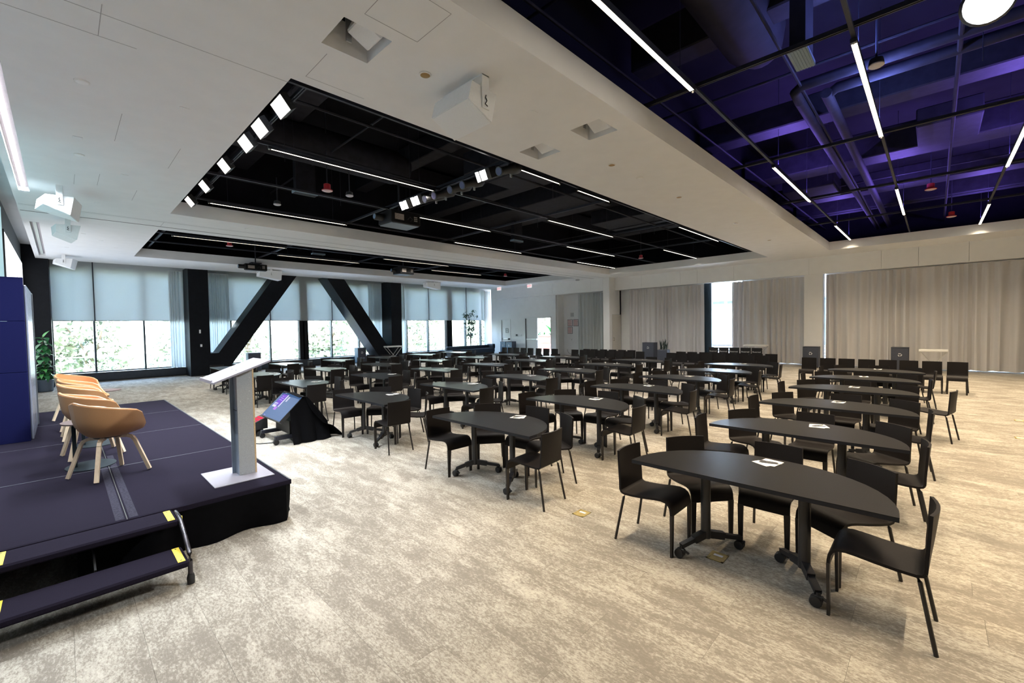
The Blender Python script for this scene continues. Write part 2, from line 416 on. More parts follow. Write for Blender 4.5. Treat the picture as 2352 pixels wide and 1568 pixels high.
seams = [-6.2, -4.3, -2.6, -0.85, 0.46, 1.52, 3.90, 6.90, 8.63, 9.49, 11.66, 13.345]
for a, b in zip(seams, seams[1:]):
    MB().bbox(XB, XB+0.3, a+0.003, b-0.003, 3.92, ZC+0.01, 0.003).build('bulkhead_panel', M_WALL, tb)
for a, b in ((13.765, 14.6), (14.6, 17.5), (17.5, 23.04)):
    MB().bbox(21.8, 22.19 if b > 17.5 else 22.3, a+0.003, b-0.003, 3.90, ZC+0.01, 0.003).build('bulkhead_panel', M_WALL, tb)
bb = holder('baseboard_right')
for a, b in ((17.6, 17.9), (20.3, 21.62)): MB().box(XR-0.012, XR, a, b, 0, 0.1).build('board', M_WHITEP, bb)

# ------------------------------------------------------------------ window wall
YG = 24.5
ww = MB(); ww.box(-0.25, 24.0, 24.45, 24.75, 4.55, 5.3); ww.box(-0.25, 24.0, 24.40, 24.75, -0.3, 0.10); ww.box(23.3, 24, 23.0, 24.75, 0, 5.3)
struct('wall_window', ww, M_COLUMN)
sl = holder('trim_2'); sl['label'] = 'dark metal sill casing running under the windows'
for a, b in ((-0.25, 3.82), (5.3, 9.1), (9.1, 12.7), (14.25, 18.9), (18.9, 23.25)):
    mb = MB(); mb.box(a, b, 24.08, 24.16, 0.05, 0.33); mb.box(a, b, 24.08, YG+0.02, 0.33, 0.36); mb.build('sill_casing', M_SILL, sl)
    MB().box(a, b, 24.13, 24.16, 0.0, 0.05).build('toe_kick', M_BLACKP, sl)
mulls = [-0.25, 0.925, 2.476, 4.05, 5.70, 7.434, 9.08, 10.606, 12.245, 13.9, 15.5, 17.157, 18.92, 20.42, 21.9, 23.25]
for i, (a, b) in enumerate(zip(mulls, mulls[1:])):
    w = holder('window_%d' % (i+1))
    MB().box(a+0.03, b-0.03, YG+0.07, YG+0.082, 0.36, 4.55).build('pane', M_GLASS, w)
    mb = MB(); mb.box(a+0.03, b-0.03, YG+0.03, YG+0.12, 0.33, 0.40); mb.box(a+0.03, b-0.03, YG+0.03, YG+0.12, 4.5, 4.6); mb.build('window_rail', M_MULL, w)
    MB().bbox(a-0.03, a+0.03, YG-0.08, YG+0.14, 0.33, 4.6, 0.004).build('mullion', M_MULL, w)
for a, b in ((8.86, 9.31), (18.69, 19.15)):
    struct('pillar', MB().box(a, b, YG-0.08, YG+0.20, 0.0, 4.6), M_COLUMN)
# main columns with the slanted braces
c1 = holder('column_1')
mb = MB(); pts = [(3.85, 4.7), (3.82, 0.0), (5.07, 0.0), (8.35, 4.7), (7.40, 4.7), (4.87, 0.97), (4.56, 0.97), (4.57, 4.7)]
mb.prism_y(pts, 23.05, 24.15); tag(mb.build('column_and_brace', M_COLUMN, c1))
c2 = holder('column_2')
mb = MB(); pts = [(9.80, 4.7), (12.95, 0.0), (14.25, 0.0), (14.28, 4.7), (13.60, 4.7), (13.56, 0.5), (10.82, 4.58), (10.7, 4.7)]
mb.prism_y(pts, 23.05, 24.15); mb.build('column_and_brace', M_COLUMN, c2)
for o in (c1, c2): o['label'] = 'black clad column with a slanted brace'
MB().bbox(4.17, 4.23, 23.03, 23.052, 1.86, 2.02, 0.004).build('wall_plate', M_WHITEP, c1)
MB().bbox(4.19, 4.26, 23.0, 23.052, 1.27, 1.38, 0.006).build('socket_plate', M_WHITEP, c1)
MB().bbox(3.835, 3.85, 23.5, 23.6, 1.30, 1.42, 0.004).build('outlet', M_BLACKP, c1)

# roller blinds: things
bl = [(-0.24, 0.935), (0.965, 4.03), (4.07, 7.42), (7.45, 10.59), (10.63, 13.88), (13.92, 17.14), (17.17, 20.40), (20.44, 23.2)]
bw = ['left of the two nearest the stage', 'wide one nearest the stage', 'behind the first slanted brace', 'wide one between the two slanted braces', 'behind the second slanted brace', 'just past the second column', 'wide one past the second column', 'in the far corner by the tree']
for (a, b), s in zip(bl, bw):
    t = thing('roller_blind', 'grey roller blind drawn halfway, '+s, 'blind', ((a+b)/2, 24.35, 2.43), 0, 'grey roller blinds along the windows')
    w = (b-a)/2
    MB().box(-w, w, -0.002, 0.002, 0.02, 2.42).build('fabric', M_BLIND, t)
    MB().bbox(-w, w, -0.012, 0.012, 0.0, 0.03, 0.004).build('bottom_bar', mat('grey blind bar', (0.40, 0.43, 0.43), 0.6), t)
    MB().lathe([(0.04, -w), (0.04, w)], 10, (0, 0, 2.4), 'x').build('roller', M_WHITEP, t)
# side blind guides (dark gaps)
for x in (0.95, 7.435, 10.61, 17.155, 20.42): struct('trim_guide', MB().box(x-0.018, x+0.018, 24.33, 24.36, 2.43, 4.9), M_SILL)

def curtain(name, label, group, pts, z0, z1, mt, wl=0.16, amp=0.05, seed=0, parts=True, flare=0.0):
    """wavy hanging cloth along a straight run a->b"""
    rr = random.Random(seed); a, b = Vector((*pts[0], 0)), Vector((*pts[1], 0)); Ln = (b-a).length; d = (b-a)/Ln; nrm = Vector((-d.y, d.x, 0))
    n = max(8, int(Ln/wl*8)); ph = 0.0; rows = []
    phs = []
    for j in range(n+1):
        ph += 2*math.pi/8*(1+0.35*math.sin(j*0.11+seed)+rr.uniform(-0.12, 0.12)); phs.append(ph)
    zs = [z0, z0+(z1-z0)*0.12, z0+(z1-z0)*0.3, z0+(z1-z0)*0.55, z0+(z1-z0)*0.8, z1-0.04, z1]
    am = [amp*(0.75+0.5*rr.random()) for _ in range(n//8+2)]
    for i, z in enumerate(zs):
        u = (z-z0)/(z1-z0); row = []
        for j in range(n+1):
            k = am[min(j//8, len(am)-1)]*(1.15-0.35*u)
            s = Ln*j/n
            off = k*math.sin(phs[j]+0.5*(1-u)*math.sin(j*0.07+seed*1.3))+0.25*k*math.sin(2.3*phs[j]+seed)*(1-u)
            zz = z + (0.012*math.sin(phs[j]*0.5) if i == 0 else 0)
            row.append(tuple(a+d*s+nrm*off+Vector((0, 0, zz))))
        rows.append(row)
    c = (a+b)/2; t = thing(name, label, 'curtain', (c.x, c.y, 0), 0, group)
    mb = MB(); mb.sheet(rows, 0.004); mb.move(-c.x, -c.y, 0); mb.build('cloth', mt, t, smooth=True)
    MB().beam(a-c+Vector((0, 0, z1+0.012)), b-c+Vector((0, 0, z1+0.012)), 0.03, 0.02).build('track', M_WHITEP, t)
    return t
G1 = 'white sheers gathered beside the window columns'
curtain('sheer_curtain', 'white sheer curtain gathered at the stage side of first black column', G1, ((3.33, 24.21), (3.95, 24.21)), 0.36, 4.62, M_SHEER, 0.10, 0.045, 1)
curtain('sheer_curtain', 'cream sheer curtain behind the first slanted brace', G1, ((4.35, 24.2), (5.62, 24.2)), 0.36, 4.62, M_SHEER, 0.11, 0.045, 2)
curtain('sheer_curtain', 'cream sheer curtain behind the second slanted brace', G1, ((12.75, 24.2), (13.85, 24.2)), 0.36, 4.62, M_SHEER, 0.10, 0.045, 3)
curtain('sheer_curtain', 'white sheer curtain on the far side of second black column', G1, ((14.05, 24.2), (15.25, 24.2)), 0.36, 4.62, M_SHEER, 0.12, 0.045, 4)
curtain('sheer_curtain', 'white sheer curtain in the far corner beside the white door wall', G1, ((22.0, 24.15), (23.28, 24.15)), 0.05, 4.62, M_SHEER, 0.13, 0.05, 5)
G2 = 'linen curtains along the right wall'
curtain('linen_curtain', 'beige linen curtain between the flush panel door and the open window gap', G2, ((XC, 12.60), (XC, 8.39)), 0.05, 3.87, M_LINEN, 0.24, 0.06, 6)
curtain('linen_curtain', 'beige linen curtain between the open window gap and the white pier', G2, ((XC, 7.08), (XC, 4.10)), 0.05, 3.87, M_LINEN, 0.26, 0.06, 7)
curtain('linen_curtain', 'long beige linen curtain past the white pier, behind the single chair row', G2, ((XC, 3.33), (XC, -4.9)), 0.05, 3.87, M_LINEN, 0.30, 0.07, 8)
curtain('linen_curtain', 'grey white curtain in the recess beside the red notices', G2, ((22.75, 16.2), (22.75, 13.95)), 0.05, 3.88, cloth_mat('grey white curtain', (0.64, 0.66, 0.65), 0.12), 0.22, 0.06, 9)

# window gap in the right wall
w = holder('window_20')
MB().box(23.15, 23.165, 6.7, 8.2, 0.1, 4.6).build('pane', M_GLASS, w)
MB().bbox(23.02, 23.25, 8.16, 8.52, 0.0, 4.6, 0.005).build('jamb', M_MULL, w)
MB().bbox(23.1, 23.22, 6.66, 6.74, 0.0, 4.6, 0.004).build('jamb', M_MULL, w)
MB().bbox(23.1, 23.2, 6.7, 8.2, 0.02, 0.12, 0.004).build('bottom_rail', M_MULL, w)
for i, (a, b) in enumerate(((-5.0, 3.4), (4.1, 6.7))):
    w = holder('window_%d' % (21+i)); MB().box(23.15, 23.16, a, b, 0.0, 0.10).build('pane', M_GLASS, w)

# ------------------------------------------------------------------ doors
M_DOOR = mat('white door paint', (0.72, 0.73, 0.72), 0.55, var=0.02)
d = holder('door_1')
MB().bbox(XR+0.03, XR+0.08, 21.70, 22.56, 0.01, 2.40, 0.004).build('leaf', M_DOOR, d)
mb = MB()
for a in ((21.64, 21.70, 0, 2.45), (22.56, 22.62, 0, 2.45), (21.64, 22.62, 2.40, 2.46)): mb.box(XR-0.02, XR+0.1, *a)
mb.build('door_frame', M_DOOR, d)
MB().box(XR-0.06, XR-0.03, 21.8, 22.46, 1.02, 1.07).build('push_bar', M_STEELB, d)
MB().bbox(XR-0.08, XR+0.03, 21.76, 21.86, 0.98, 1.10, 0.006).build('lock_case', M_BLACKP, d); MB().bbox(XR-0.07, XR+0.03, 22.42, 22.48, 1.0, 1.09, 0.006).build('end_case', M_BLACKP, d)
MB().bbox(XR+0.012, XR+0.03, 21.90, 22.14, 1.50, 1.80, 0.003).build('framed_notice', mat('grey notice', (0.50, 0.54, 0.55), 0.5), d)
mb = MB()
for a in ((21.89, 22.15, 1.49, 1.51), (21.89, 22.15, 1.79, 1.81), (21.89, 21.91, 1.5, 1.8), (22.13, 22.15, 1.5, 1.8), (21.89, 22.15, 1.64, 1.655)): mb.box(XR+0.006, XR+0.014, *a)
mb.build('notice_frame', M_GROOVE, d)
d = holder('door_2')
MB().bbox(XR+0.03, XR+0.08, 19.16, 20.20, 0.01, 2.46, 0.004).build('leaf', M_DOOR, d)
MB().bbox(XR+0.10, XR+1.10, 17.98, 18.03, 0.01, 2.46, 0.004).build('open_leaf', M_DOOR, d)
mb = MB()
for a in ((20.22, 20.29, 0, 2.52), (17.93, 17.99, 0, 2.52), (17.93, 20.29, 2.46, 2.53)): mb.box(XR-0.02, XR+0.12, *a)
mb.build('door_frame', M_DOOR, d)
MB().box(XR+0.005, XR+0.03, 20.16, 20.22, 0, 2.46).build('hinge_strip', M_GROOVE, d)
MB().box(XR-0.06, XR-0.03, 19.22, 20.1, 1.02, 1.07).build('push_bar', M_STEELB, d); MB().bbox(XR-0.07, XR+0.03, 19.17, 19.55, 1.0, 1.09, 0.006).build('lock_case', M_STEELB, d)
d = holder('door_3')
YD = 13.35
MB().bbox(22.10, 23.05, YD-0.014, YD+0.01, 0.02, 2.50, 0.003).build('leaf', mat('cream flush door', (0.66, 0.63, 0.57), 0.6), d)
mb = MB()
for a in ((22.075, 22.095, 0, 2.51), (23.055, 23.07, 0, 2.51), (22.08, 23.07, 2.505, 2.52)): mb.box(a[0], a[1], YD-0.004, YD+0.01, a[2], a[3])
mb.build('door_gap', M_SEAM, d)
MB().tube([(22.2, YD-0.014, 1.0), (22.2, YD-0.07, 1.02), (22.2, YD-0.07, 1.16), (22.2, YD-0.014, 1.18)], 0.011).build('handle', M_GROOVE, d)
MB().bbox(23.2, 23.26, YD-0.02, YD+0.01, 1.02, 1.2, 0.003).build('key_plate', M_GROOVE, d)
# ------------------------------------------------------------------ conference tables and chairs
M_TOP = mat('black laminate table top', (0.0085, 0.0078, 0.0078), 0.33, var=0.18, scale=160, bump=0.10, spec=0.20)
M_EDGE = mat('black table edge band', (0.010, 0.011, 0.015), 0.45, var=0.1, spec=0.3)
M_LEG = mat('black powder coated steel', (0.014, 0.014, 0.016), 0.42, var=0.15, scale=120, bump=0.1)
M_CAST = mat('black rubber caster', (0.012, 0.012, 0.013), 0.55)
M_SHELL = mat('black polyurethane chair skin', (0.0105, 0.0086, 0.0084), 0.52, var=0.2, scale=220, bump=0.2, spec=0.16)
M_CLEG = mat('dark brown black chair steel', (0.013, 0.011, 0.0105), 0.45, var=0.15, scale=80)
COLS_Y = [1.00, 3.91, 6.93, 10.12, 13.1, 16.47]      # centres across the room
ROWS_X = [3.38, 5.20, 7.10, 9.06, 10.95, 12.85]      # straight edges, from the stage backwards
TL, TD, TH = 1.73, 0.80, 0.74

def make_table():
    t = thing('half_round_table', '', 'table', (0, 0, 0), 0, 'half round black folding tables')
    n = 22; arc = [(TD*math.cos(a)**0.92 if math.cos(a) > 0 else 0.0, TL/2*(1 if math.sin(a) > 0 else -1)*abs(math.sin(a))**0.95) for a in [(-math.pi/2+math.pi*i/n) for i in range(n+1)]]
    mb = MB(); mb.prism(arc, TH-0.004, TH); mb.build('tabletop', M_TOP, t)
    mb = MB(); mb.prism([(x*0.999+0.0004, y*0.999) for x, y in arc], TH-0.030, TH-0.004); mb.build('edge_band', M_EDGE, t)
    MB().bbox(0.20, 0.36, -0.62, 0.62, TH-0.062, TH-0.031, 0.006).build('support_beam', M_LEG, t)
    MB().bbox(0.10, 0.16, -0.10, 0.02, TH-0.05, TH-0.030, 0.004).build('tilt_latch', M_LEG, t)
    for s in (-1, 1):
        px, py = 0.275, 0.345*s
        mb = MB(); mb.lathe([(0.034, 0.13), (0.034, TH-0.06)], 14, (px, py, 0), sx=0.85, sy=1.15); mb.build('post', M_LEG, t, smooth=True)
        mb = MB()
        for cx, cy in ((0.066, 0.462*s), (0.530, 0.150*s)):
            a = Vector((px, py, 0.165)); b = Vector((cx, cy, 0.098)); d = (b-a).normalized()
            mb.beam(a, a+(b-a)*0.5, 0.05, 0.058); mb.beam(a+(b-a)*0.42, b, 0.042, 0.032)
        mb.build('foot_bar', M_LEG, t)
        for k, (cx, cy) in enumerate(((0.066, 0.462*s), (0.530, 0.150*s))):
            mb = MB(); mb.lathe([(0.014, 0.05), (0.014, 0.10)], 8, (cx, cy, 0)); mb.bbox(cx-0.016, cx+0.016, cy-0.03, cy+0.03, 0.052, 0.078, 0.005)
            c = mb.build('caster', M_CAST, t)
            for dx in (-0.017, 0.017):
                mb = MB(); mb.lathe([(0.012, -0.014), (0.034, -0.013), (0.038, -0.008), (0.038, 0.008), (0.034, 0.013), (0.012, 0.014)], 14, (cx+dx, cy+0.012, 0.038), 'x'); mb.build('wheel', M_CAST, c, smooth=True)
            if k == 0:
                mb = MB(); mb.beam((cx, cy-0.02, 0.066), (cx, cy-0.062, 0.05), 0.022, 0.01); mb.build('brake_lever', M_CAST, c)
    return t

CW = 0.39
def make_chair():
    t = thing('stacking_chair', '', 'chair', (0, 0, 0), 0, None)
    h = CW/2
    # seat with waterfall front, local +y is the front
    prof = [(-0.205, 0.448), (-0.192, 0.432), (-0.165, 0.424), (-0.08, 0.427), (0.02, 0.437), (0.11, 0.449), (0.165, 0.453), (0.205, 0.446), (0.232, 0.427), (0.246, 0.400), (0.251, 0.365), (0.252, 0.338)]
    xs = [-1, -0.6, -0.2, 0.2, 0.6, 1]
    rows = [[(-x*h*(1.0 if y < 0.2 else 0.985), y, z-(0.004*(1-x*x) if -0.15 < y < 0.15 else 0)) for x in xs] for y, z in prof]
    MB().sheet(rows, 0.018).build('seat', M_SHELL, t, smooth=True)
    prof = [(-0.205, 0.448), (-0.213, 0.475), (-0.220, 0.52), (-0.231, 0.60), (-0.243, 0.70), (-0.254, 0.792)]
    rows = [[(-x*h*(1.0-0.02*i/5), y+0.030*x*x*(i/5), z) for x in xs] for i, (y, z) in enumerate(prof)]
    MB().sheet(rows, 0.018).build('backrest', M_SHELL, t, smooth=True)
    for s in (-1, 1):
        mb = MB(); mb.add([(s*0.195, 0.243, 0.345), (s*0.150, 0.243, 0.345), (s*0.158, 0.242, 0.0), (s*0.190, 0.242, 0.0),
                           (s*0.195, 0.262, 0.345), (s*0.150, 0.262, 0.345), (s*0.158, 0.258, 0.0), (s*0.190, 0.258, 0.0)],
                          [(0, 1, 2, 3), (4, 7, 6, 5), (0, 3, 7, 4), (1, 5, 6, 2), (3, 2, 6, 7), (0, 4, 5, 1)])
        mb.build('front_leg', M_CLEG, t)
        MB().tube([(s*0.172, -0.165, 0.418), (s*0.178, -0.180, 0.39), (s*0.205, -0.252, 0.0)], 0.0115, 8).build('rear_leg', M_CLEG, t, smooth=True)
    return t

ORD = ['first', 'second', 'third', 'fourth', 'fifth', 'sixth']
def tname(r, c):     # which table: row counted from the stage, file from the windows
    return '%s row from stage, %s from windows' % (ORD[r], ORD[5-c])
table0 = make_table(); chair0 = make_chair(); used = {'t': False, 'c': False}
def place_table(x, y, label):
    if not used['t']:
        used['t'] = True; table0.location = (x, y, 0); table0['label'] = label; return table0
    return dup(table0, (x, y, 0), 0, label)
def place_chair(x, y, face, label, group):   # face: direction the sitter looks, radians from +x
    rz = face-math.pi/2
    if not used['c']:
        used['c'] = True; chair0.location = (x, y, 0); chair0.rotation_euler = (0, 0, rz); chair0['label'] = label; chair0['group'] = group; return chair0
    return dup(chair0, (x, y, 0), rz, label, group)
M_PAPER = mat('white note paper', (0.80, 0.79, 0.77), 0.7, var=0.02)
M_PEN = mat('grey metal pen', (0.10, 0.10, 0.11), 0.3, metal=0.3)
paper_me = MB().bbox(-0.072, 0.072, -0.085, 0.085, 0, 0.0022, 0.0004).mesh('notepaper', M_PAPER)
pen_mb = MB(); pen_mb.lathe([(0.001, -0.072), (0.0038, -0.062), (0.0042, 0.05), (0.003, 0.066), (0.002, 0.072)], 8, (0, 0, 0.0045), 'y'); pen_mb.box(-0.001, 0.001, 0.02, 0.066, 0.0085, 0.0100)
pen_me = pen_mb.mesh('pen', M_PEN)
def flat(name, me, x, y, z, rz, label, cat, group):
    o = bpy.data.objects.new(name, me); COL.objects.link(o); o.location = (x, y, z); o.rotation_euler = (0, 0, rz); return tag(o, label, cat, group)
rnd = random.Random(11)
def corners(x, y, a):
    d = Vector((math.cos(R(a)), math.sin(R(a)))); p = Vector((-d.y, d.x)); C = Vector((x, y))
    return [C+d*u*0.27+p*v*0.225 for u in (-1, -0.5, 0, 0.5, 1) for v in (-1, -0.5, 0, 0.5, 1)]
def apart(x, y, a, prev):
    for q in prev:
        d = Vector((math.cos(R(q[2])), math.sin(R(q[2])))); p = Vector((-d.y, d.x)); C = Vector((q[0], q[1]))
        for c in corners(x, y, a):
            if abs((c-C).dot(d)) < 0.275 and abs((c-C).dot(p)) < 0.225: return False
    return True
def clear(x, y, a):      # front feet keep off casters, posts and foot bars
    d = Vector((math.cos(R(a)), math.sin(R(a)))); p = Vector((-d.y, d.x)); C = Vector((x, y))
    for s in (-1, 1):
        f = C+d*0.25+p*s*0.174
        for sy in (-1, 1):
            A = Vector((0.275, 0.345*sy))
            for B in (Vector((0.066, 0.462*sy)), Vector((0.530, 0.150*sy))):
                t = max(0, min(1, (f-A).dot(B-A)/(B-A).length_squared))
                if (f-(A+(B-A)*t)).length < 0.05 or (f-B).length < 0.08: return False
    return True
SEAT = {'rear': None}
for c, cy in enumerate(COLS_Y):
    for r, rx in enumerate(ROWS_X):
        jx, jy = rnd.uniform(-0.03, 0.03), rnd.uniform(-0.03, 0.03)
        if c == 0 and r == 0: jx = jy = 0
        x, y = rx+jx, cy+jy; nm = tname(r, c)
        place_table(x, y, 'half round black table on casters, '+nm)
        # five seats: two at the ends of the straight side, three round the curve
        S = [(0.19, 0.77, -90, 'at the window end'), (0.19, -0.775, 90, 'at the end away from the windows'),
             (0.705, 0.580, 180+50, 'on the window side of the curve'), (0.885, 0.01, 180, 'at the middle of the curve'),
             (0.725, -0.53, 180-36, 'on the curve away from windows')]
        prev = []
        for k, (dx, dy, a, w) in enumerate(S):
            if (c, r) != (0, 0):
                for tr in range(60):
                    ex, ey, ea = dx+rnd.uniform(-0.03, 0.04), dy+rnd.uniform(-0.04, 0.04), a+rnd.uniform(-7, 7)
                    if clear(ex, ey, ea) and apart(ex, ey, ea, prev): dx, dy, a = ex, ey, ea; break
            prev.append((dx, dy, a))
            if (c, r) == (0, 3) and k == 1: dx, dy, a = 0.55, -1.02, 78
            lab = {0: 'chair at window end of table, ', 1: 'chair at inner end of table, ', 2: 'chair on window side of table curve, ', 3: 'chair at middle of table curve, ', 4: 'chair on inner side of table curve, '}[k]
            place_chair(x+dx, y+dy, R(a), lab+nm, 'black chairs around the tables')
        px, py, pr = x+0.62+rnd.uniform(-0.04, 0.06), y-0.03+rnd.uniform(-0.06, 0.06), R(rnd.uniform(-14, 14)+90)
        if (c, r) == (0, 0): px, py, pr = 4.02, 0.985, R(62)
        flat('notepaper', paper_me, px, py, TH+0.0006, pr, 'white notepaper on table, '+nm, 'paper', 'white notepapers on the tables')
        if r < 2: flat('notepaper', paper_me, px+0.012, py-0.02, TH+0.0031, pr+R(17), 'white notepaper lying under two pens, '+nm, 'paper', 'white notepapers on the tables')
        zz = TH+0.0056 if r < 2 else TH+0.0031
        for q, nm2 in enumerate(('first pen', 'second pen')):
            flat('pen', pen_me, px-0.022+0.034*q, py-0.02+0.012*q, zz, pr-R(52)+R(9*q)+(R(rnd.uniform(-20, 20))), 'grey pen lying %s, %s' % ('nearer the straight edge' if q == 0 else 'nearer the curve', nm), 'pen', 'pens on the notepapers')

# rows of chairs near the curtains and doors
def row(x, ys, place, face=180.0):
    for i, y in enumerate(ys):
        place_chair(x+rnd.uniform(-0.02, 0.02), y, R(face+rnd.uniform(-2, 2)), 'black chair, %s from windows in %s' % ((ORD+['seventh', 'eighth', 'ninth'])[i], place), 'black audience chairs in rows')
row(15.86, [2.78, 2.31, 1.86, 1.40, 0.94, 0.49, 0.03, -0.43], 'single row by long curtain')
row(16.20, [7.33, 6.90, 6.45, 5.99, 5.53, 5.07, 4.61, 4.15], 'front row before the reserved chairs')
row(17.05, [7.30, 6.86, 6.40, 5.94, 5.48, 5.02, 4.56, 4.10], 'back row before the reserved chairs')
row(16.40, [12.05, 11.57, 11.10, 10.62, 10.15, 9.68, 9.22, 8.75], 'front row by the flush door')
row(17.12, [11.88, 11.45, 10.97, 10.48, 10.00, 9.53], 'back row by the flush door')
row(16.60, [16.90, 16.45, 16.0, 15.48, 14.97, 14.45, 13.92, 13.40], 'row facing the white doors wall')
M_SLIP = mat('black chair slip cover', (0.006, 0.006, 0.007), 0.8)
M_PRINT = mat('white print', (0.75, 0.75, 0.75), 0.6)
for i, y in enumerate([7.38, 6.93, 6.48, 6.01, 5.56]):
    ch = place_chair(20.85, y, R(180), 'black chair with reserved sign on its backrest, %s from windows' % ORD[i], 'reserved chairs by the curtain')
    lx = MB().bbox(-0.20, 0.20, -0.272, -0.178, 0.47, 0.80, 0.006).build('reserved_cover', M_SLIP, ch)
    text_part('reserved_lettering', 'Reserved', 0.085, M_PRINT, ch, (0, -0.1765, 0.62), (R(90), 0, R(180)))
# ------------------------------------------------------------------ stage
M_STAGE = mat('black stage carpet', (0.0135, 0.0112, 0.0190), 0.95, var=0.25, scale=350, bump=0.3, spec=0.03)  # violet cast of the wash light is mixed into this base colour
M_VELV = mat('black velour skirt', (0.0018, 0.0018, 0.0024), 0.95, var=0.3, scale=20, spec=0.08)
M_ALU = mat('dull aluminium edge', (0.07, 0.075, 0.09), 0.55, metal=0.4)
M_YEL = mat('yellow grip tape', (0.72, 0.55, 0.05), 0.55)
ZS = 0.40
st = thing('stage', 'low black carpeted stage of joined decks with black skirt', 'stage', (0, 0, 0))
XS = [-0.89, 0.315, 1.545]; YS = [4.675, 6.63, 8.60, 10.55, 12.46]
for i in range(2):
    for j in range(4):
        MB().bbox(XS[i]+0.004, XS[i+1]-0.004, YS[j]+0.005, YS[j+1]-0.005, ZS-0.05, ZS, 0.003).build('deck', M_STAGE, st)
for j in range(4): MB().box(-0.89, 1.545, YS[j+1]-0.006, YS[j+1]+0.006, ZS-0.03, ZS+0.0012).build('joint_strip', M_ALU, st) if j < 3 else None
MB().box(0.312, 0.318, 4.68, 12.45, ZS-0.03, ZS+0.0004).build('joint_strip', M_GROOVE, st)
M_TAPE = mat('worn grey deck tape', (0.030, 0.028, 0.040), 0.9, var=0.4, scale=60, spec=0.05)
for x in (0.245, 0.33): MB().box(x, x+0.055, 4.70, 7.3, ZS, ZS+0.0008).build('deck_tape', M_TAPE, st)
MB().bbox(1.545, 1.562, 4.668, 12.47, ZS-0.045, ZS+0.003, 0.003).build('edge_trim', M_ALU, st)
MB().bbox(-0.89, 1.562, 4.658, 4.674, ZS-0.045, ZS+0.001, 0.003).build('edge_trim', M_STAGE, st)
def skirt(pts, name):
    rows = []
    L = [Vector((*p, 0)) for p in pts]; path = []
    for a, b in zip(L, L[1:]):
        n = max(2, int((b-a).length/0.06)); path += [a+(b-a)*k/n for k in range(n)]
    path.append(L[-1])
    rr = random.Random(3)
    for i, z in enumerate((0.003, 0.06, 0.18, 0.30, 0.36)):
        row = []
        for j, p in enumerate(path):
            d = (path[min(j+1, len(path)-1)]-path[max(j-1, 0)]).normalized(); nn = Vector((d.y, -d.x, 0))
            u = 1-z/0.36; off = (0.006+0.03*u*u)*math.sin(j*0.9+1.2*math.sin(j*0.17))+0.035*u*u*math.sin(j*0.23)
            row.append(tuple(p+nn*(0.008+off)+Vector((0, 0, z))))
        rows.append(row)
    MB().sheet(rows, 0.004).build(name, M_VELV, st, smooth=True)
skirt([(0.02, 4.72), (0.60, 4.72), (0.66, 4.67), (1.50, 4.655), (1.565, 4.72), (1.565, 8.5), (1.565, 12.44)], 'skirt')
for i in range(3):
    for j in range(5):
        x, y = (XS[i] if i else XS[0]+0.05)-(0.07 if i == 2 else 0), YS[j]+(0.08 if j == 0 else -0.08)
        MB().lathe([(0.02, 0.0), (0.02, ZS-0.05)], 8, (x, y, 0)).build('leg', M_STEEL, st)

# two-step stair hooked on the front edge
sr = thing('stage_stair', 'black two step stair with yellow grip strips at the stage front', 'stair', (0, 0, 0))
x0, x1 = -0.40, 0.60
MB().bbox(x0, x1, 4.36, 4.652, 0.345, 0.398, 0.012).build('tread', M_STAGE, sr)
MB().bbox(x0, x1, 3.97, 4.29, 0.155, 0.205, 0.012).build('tread', M_STAGE, sr)
for y0, y1, z in ((4.375, 4.63, 0.398), (3.985, 4.27, 0.205)):
    for x in (x0+0.03, x1-0.065):
        mb = MB(); mb.bbox(x, x+0.045, y0, y1, z, z+0.004, 0.001); g = mb.build('grip_strip', M_YEL, sr)
        for yy in (y0+0.025, y1-0.025): MB().lathe([(0.007, z+0.004), (0.005, z+0.0055)], 8, (x+0.022, yy, 0)).build('bolt', M_BLACKP, g)
for x in (x0-0.02, x1+0.015):
    MB().tube([(x, 4.66, 0.36), (x, 4.60, 0.385), (x, 4.44, 0.39), (x, 4.38, 0.375), (x, 4.10, 0.255), (x, 4.055, 0.225), (x, 4.04, 0.17), (x, 4.035, 0.02)], 0.0165, 10).build('side_rail', mat('worn black tube', (0.05, 0.045, 0.05), 0.25, metal=0.6, var=0.3, scale=15), sr, smooth=True)
    MB().lathe([(0.024, 0.0), (0.026, 0.05), (0.020, 0.075)], 10, (x, 4.035, 0)).build('rubber_foot', M_CAST, sr, smooth=True)
MB().tube([(x0, 4.62, 0.33), (x1, 4.62, 0.33)], 0.014).build('cross_bar', M_STEEL, sr)
MB().tube([(x1+0.035, 4.58, 0.33), (x1+0.05, 4.58, 0.33), (x1+0.055, 4.58, 0.33)], 0.018, 8).build('lock_knob', M_YEL, sr)
MB().prism_x([(4.62, 0.33), (4.62, 0.20), (4.32, 0.17), (4.30, 0.21)], 0.10, 0.112).build('brace_plate', M_BLACKP, sr)

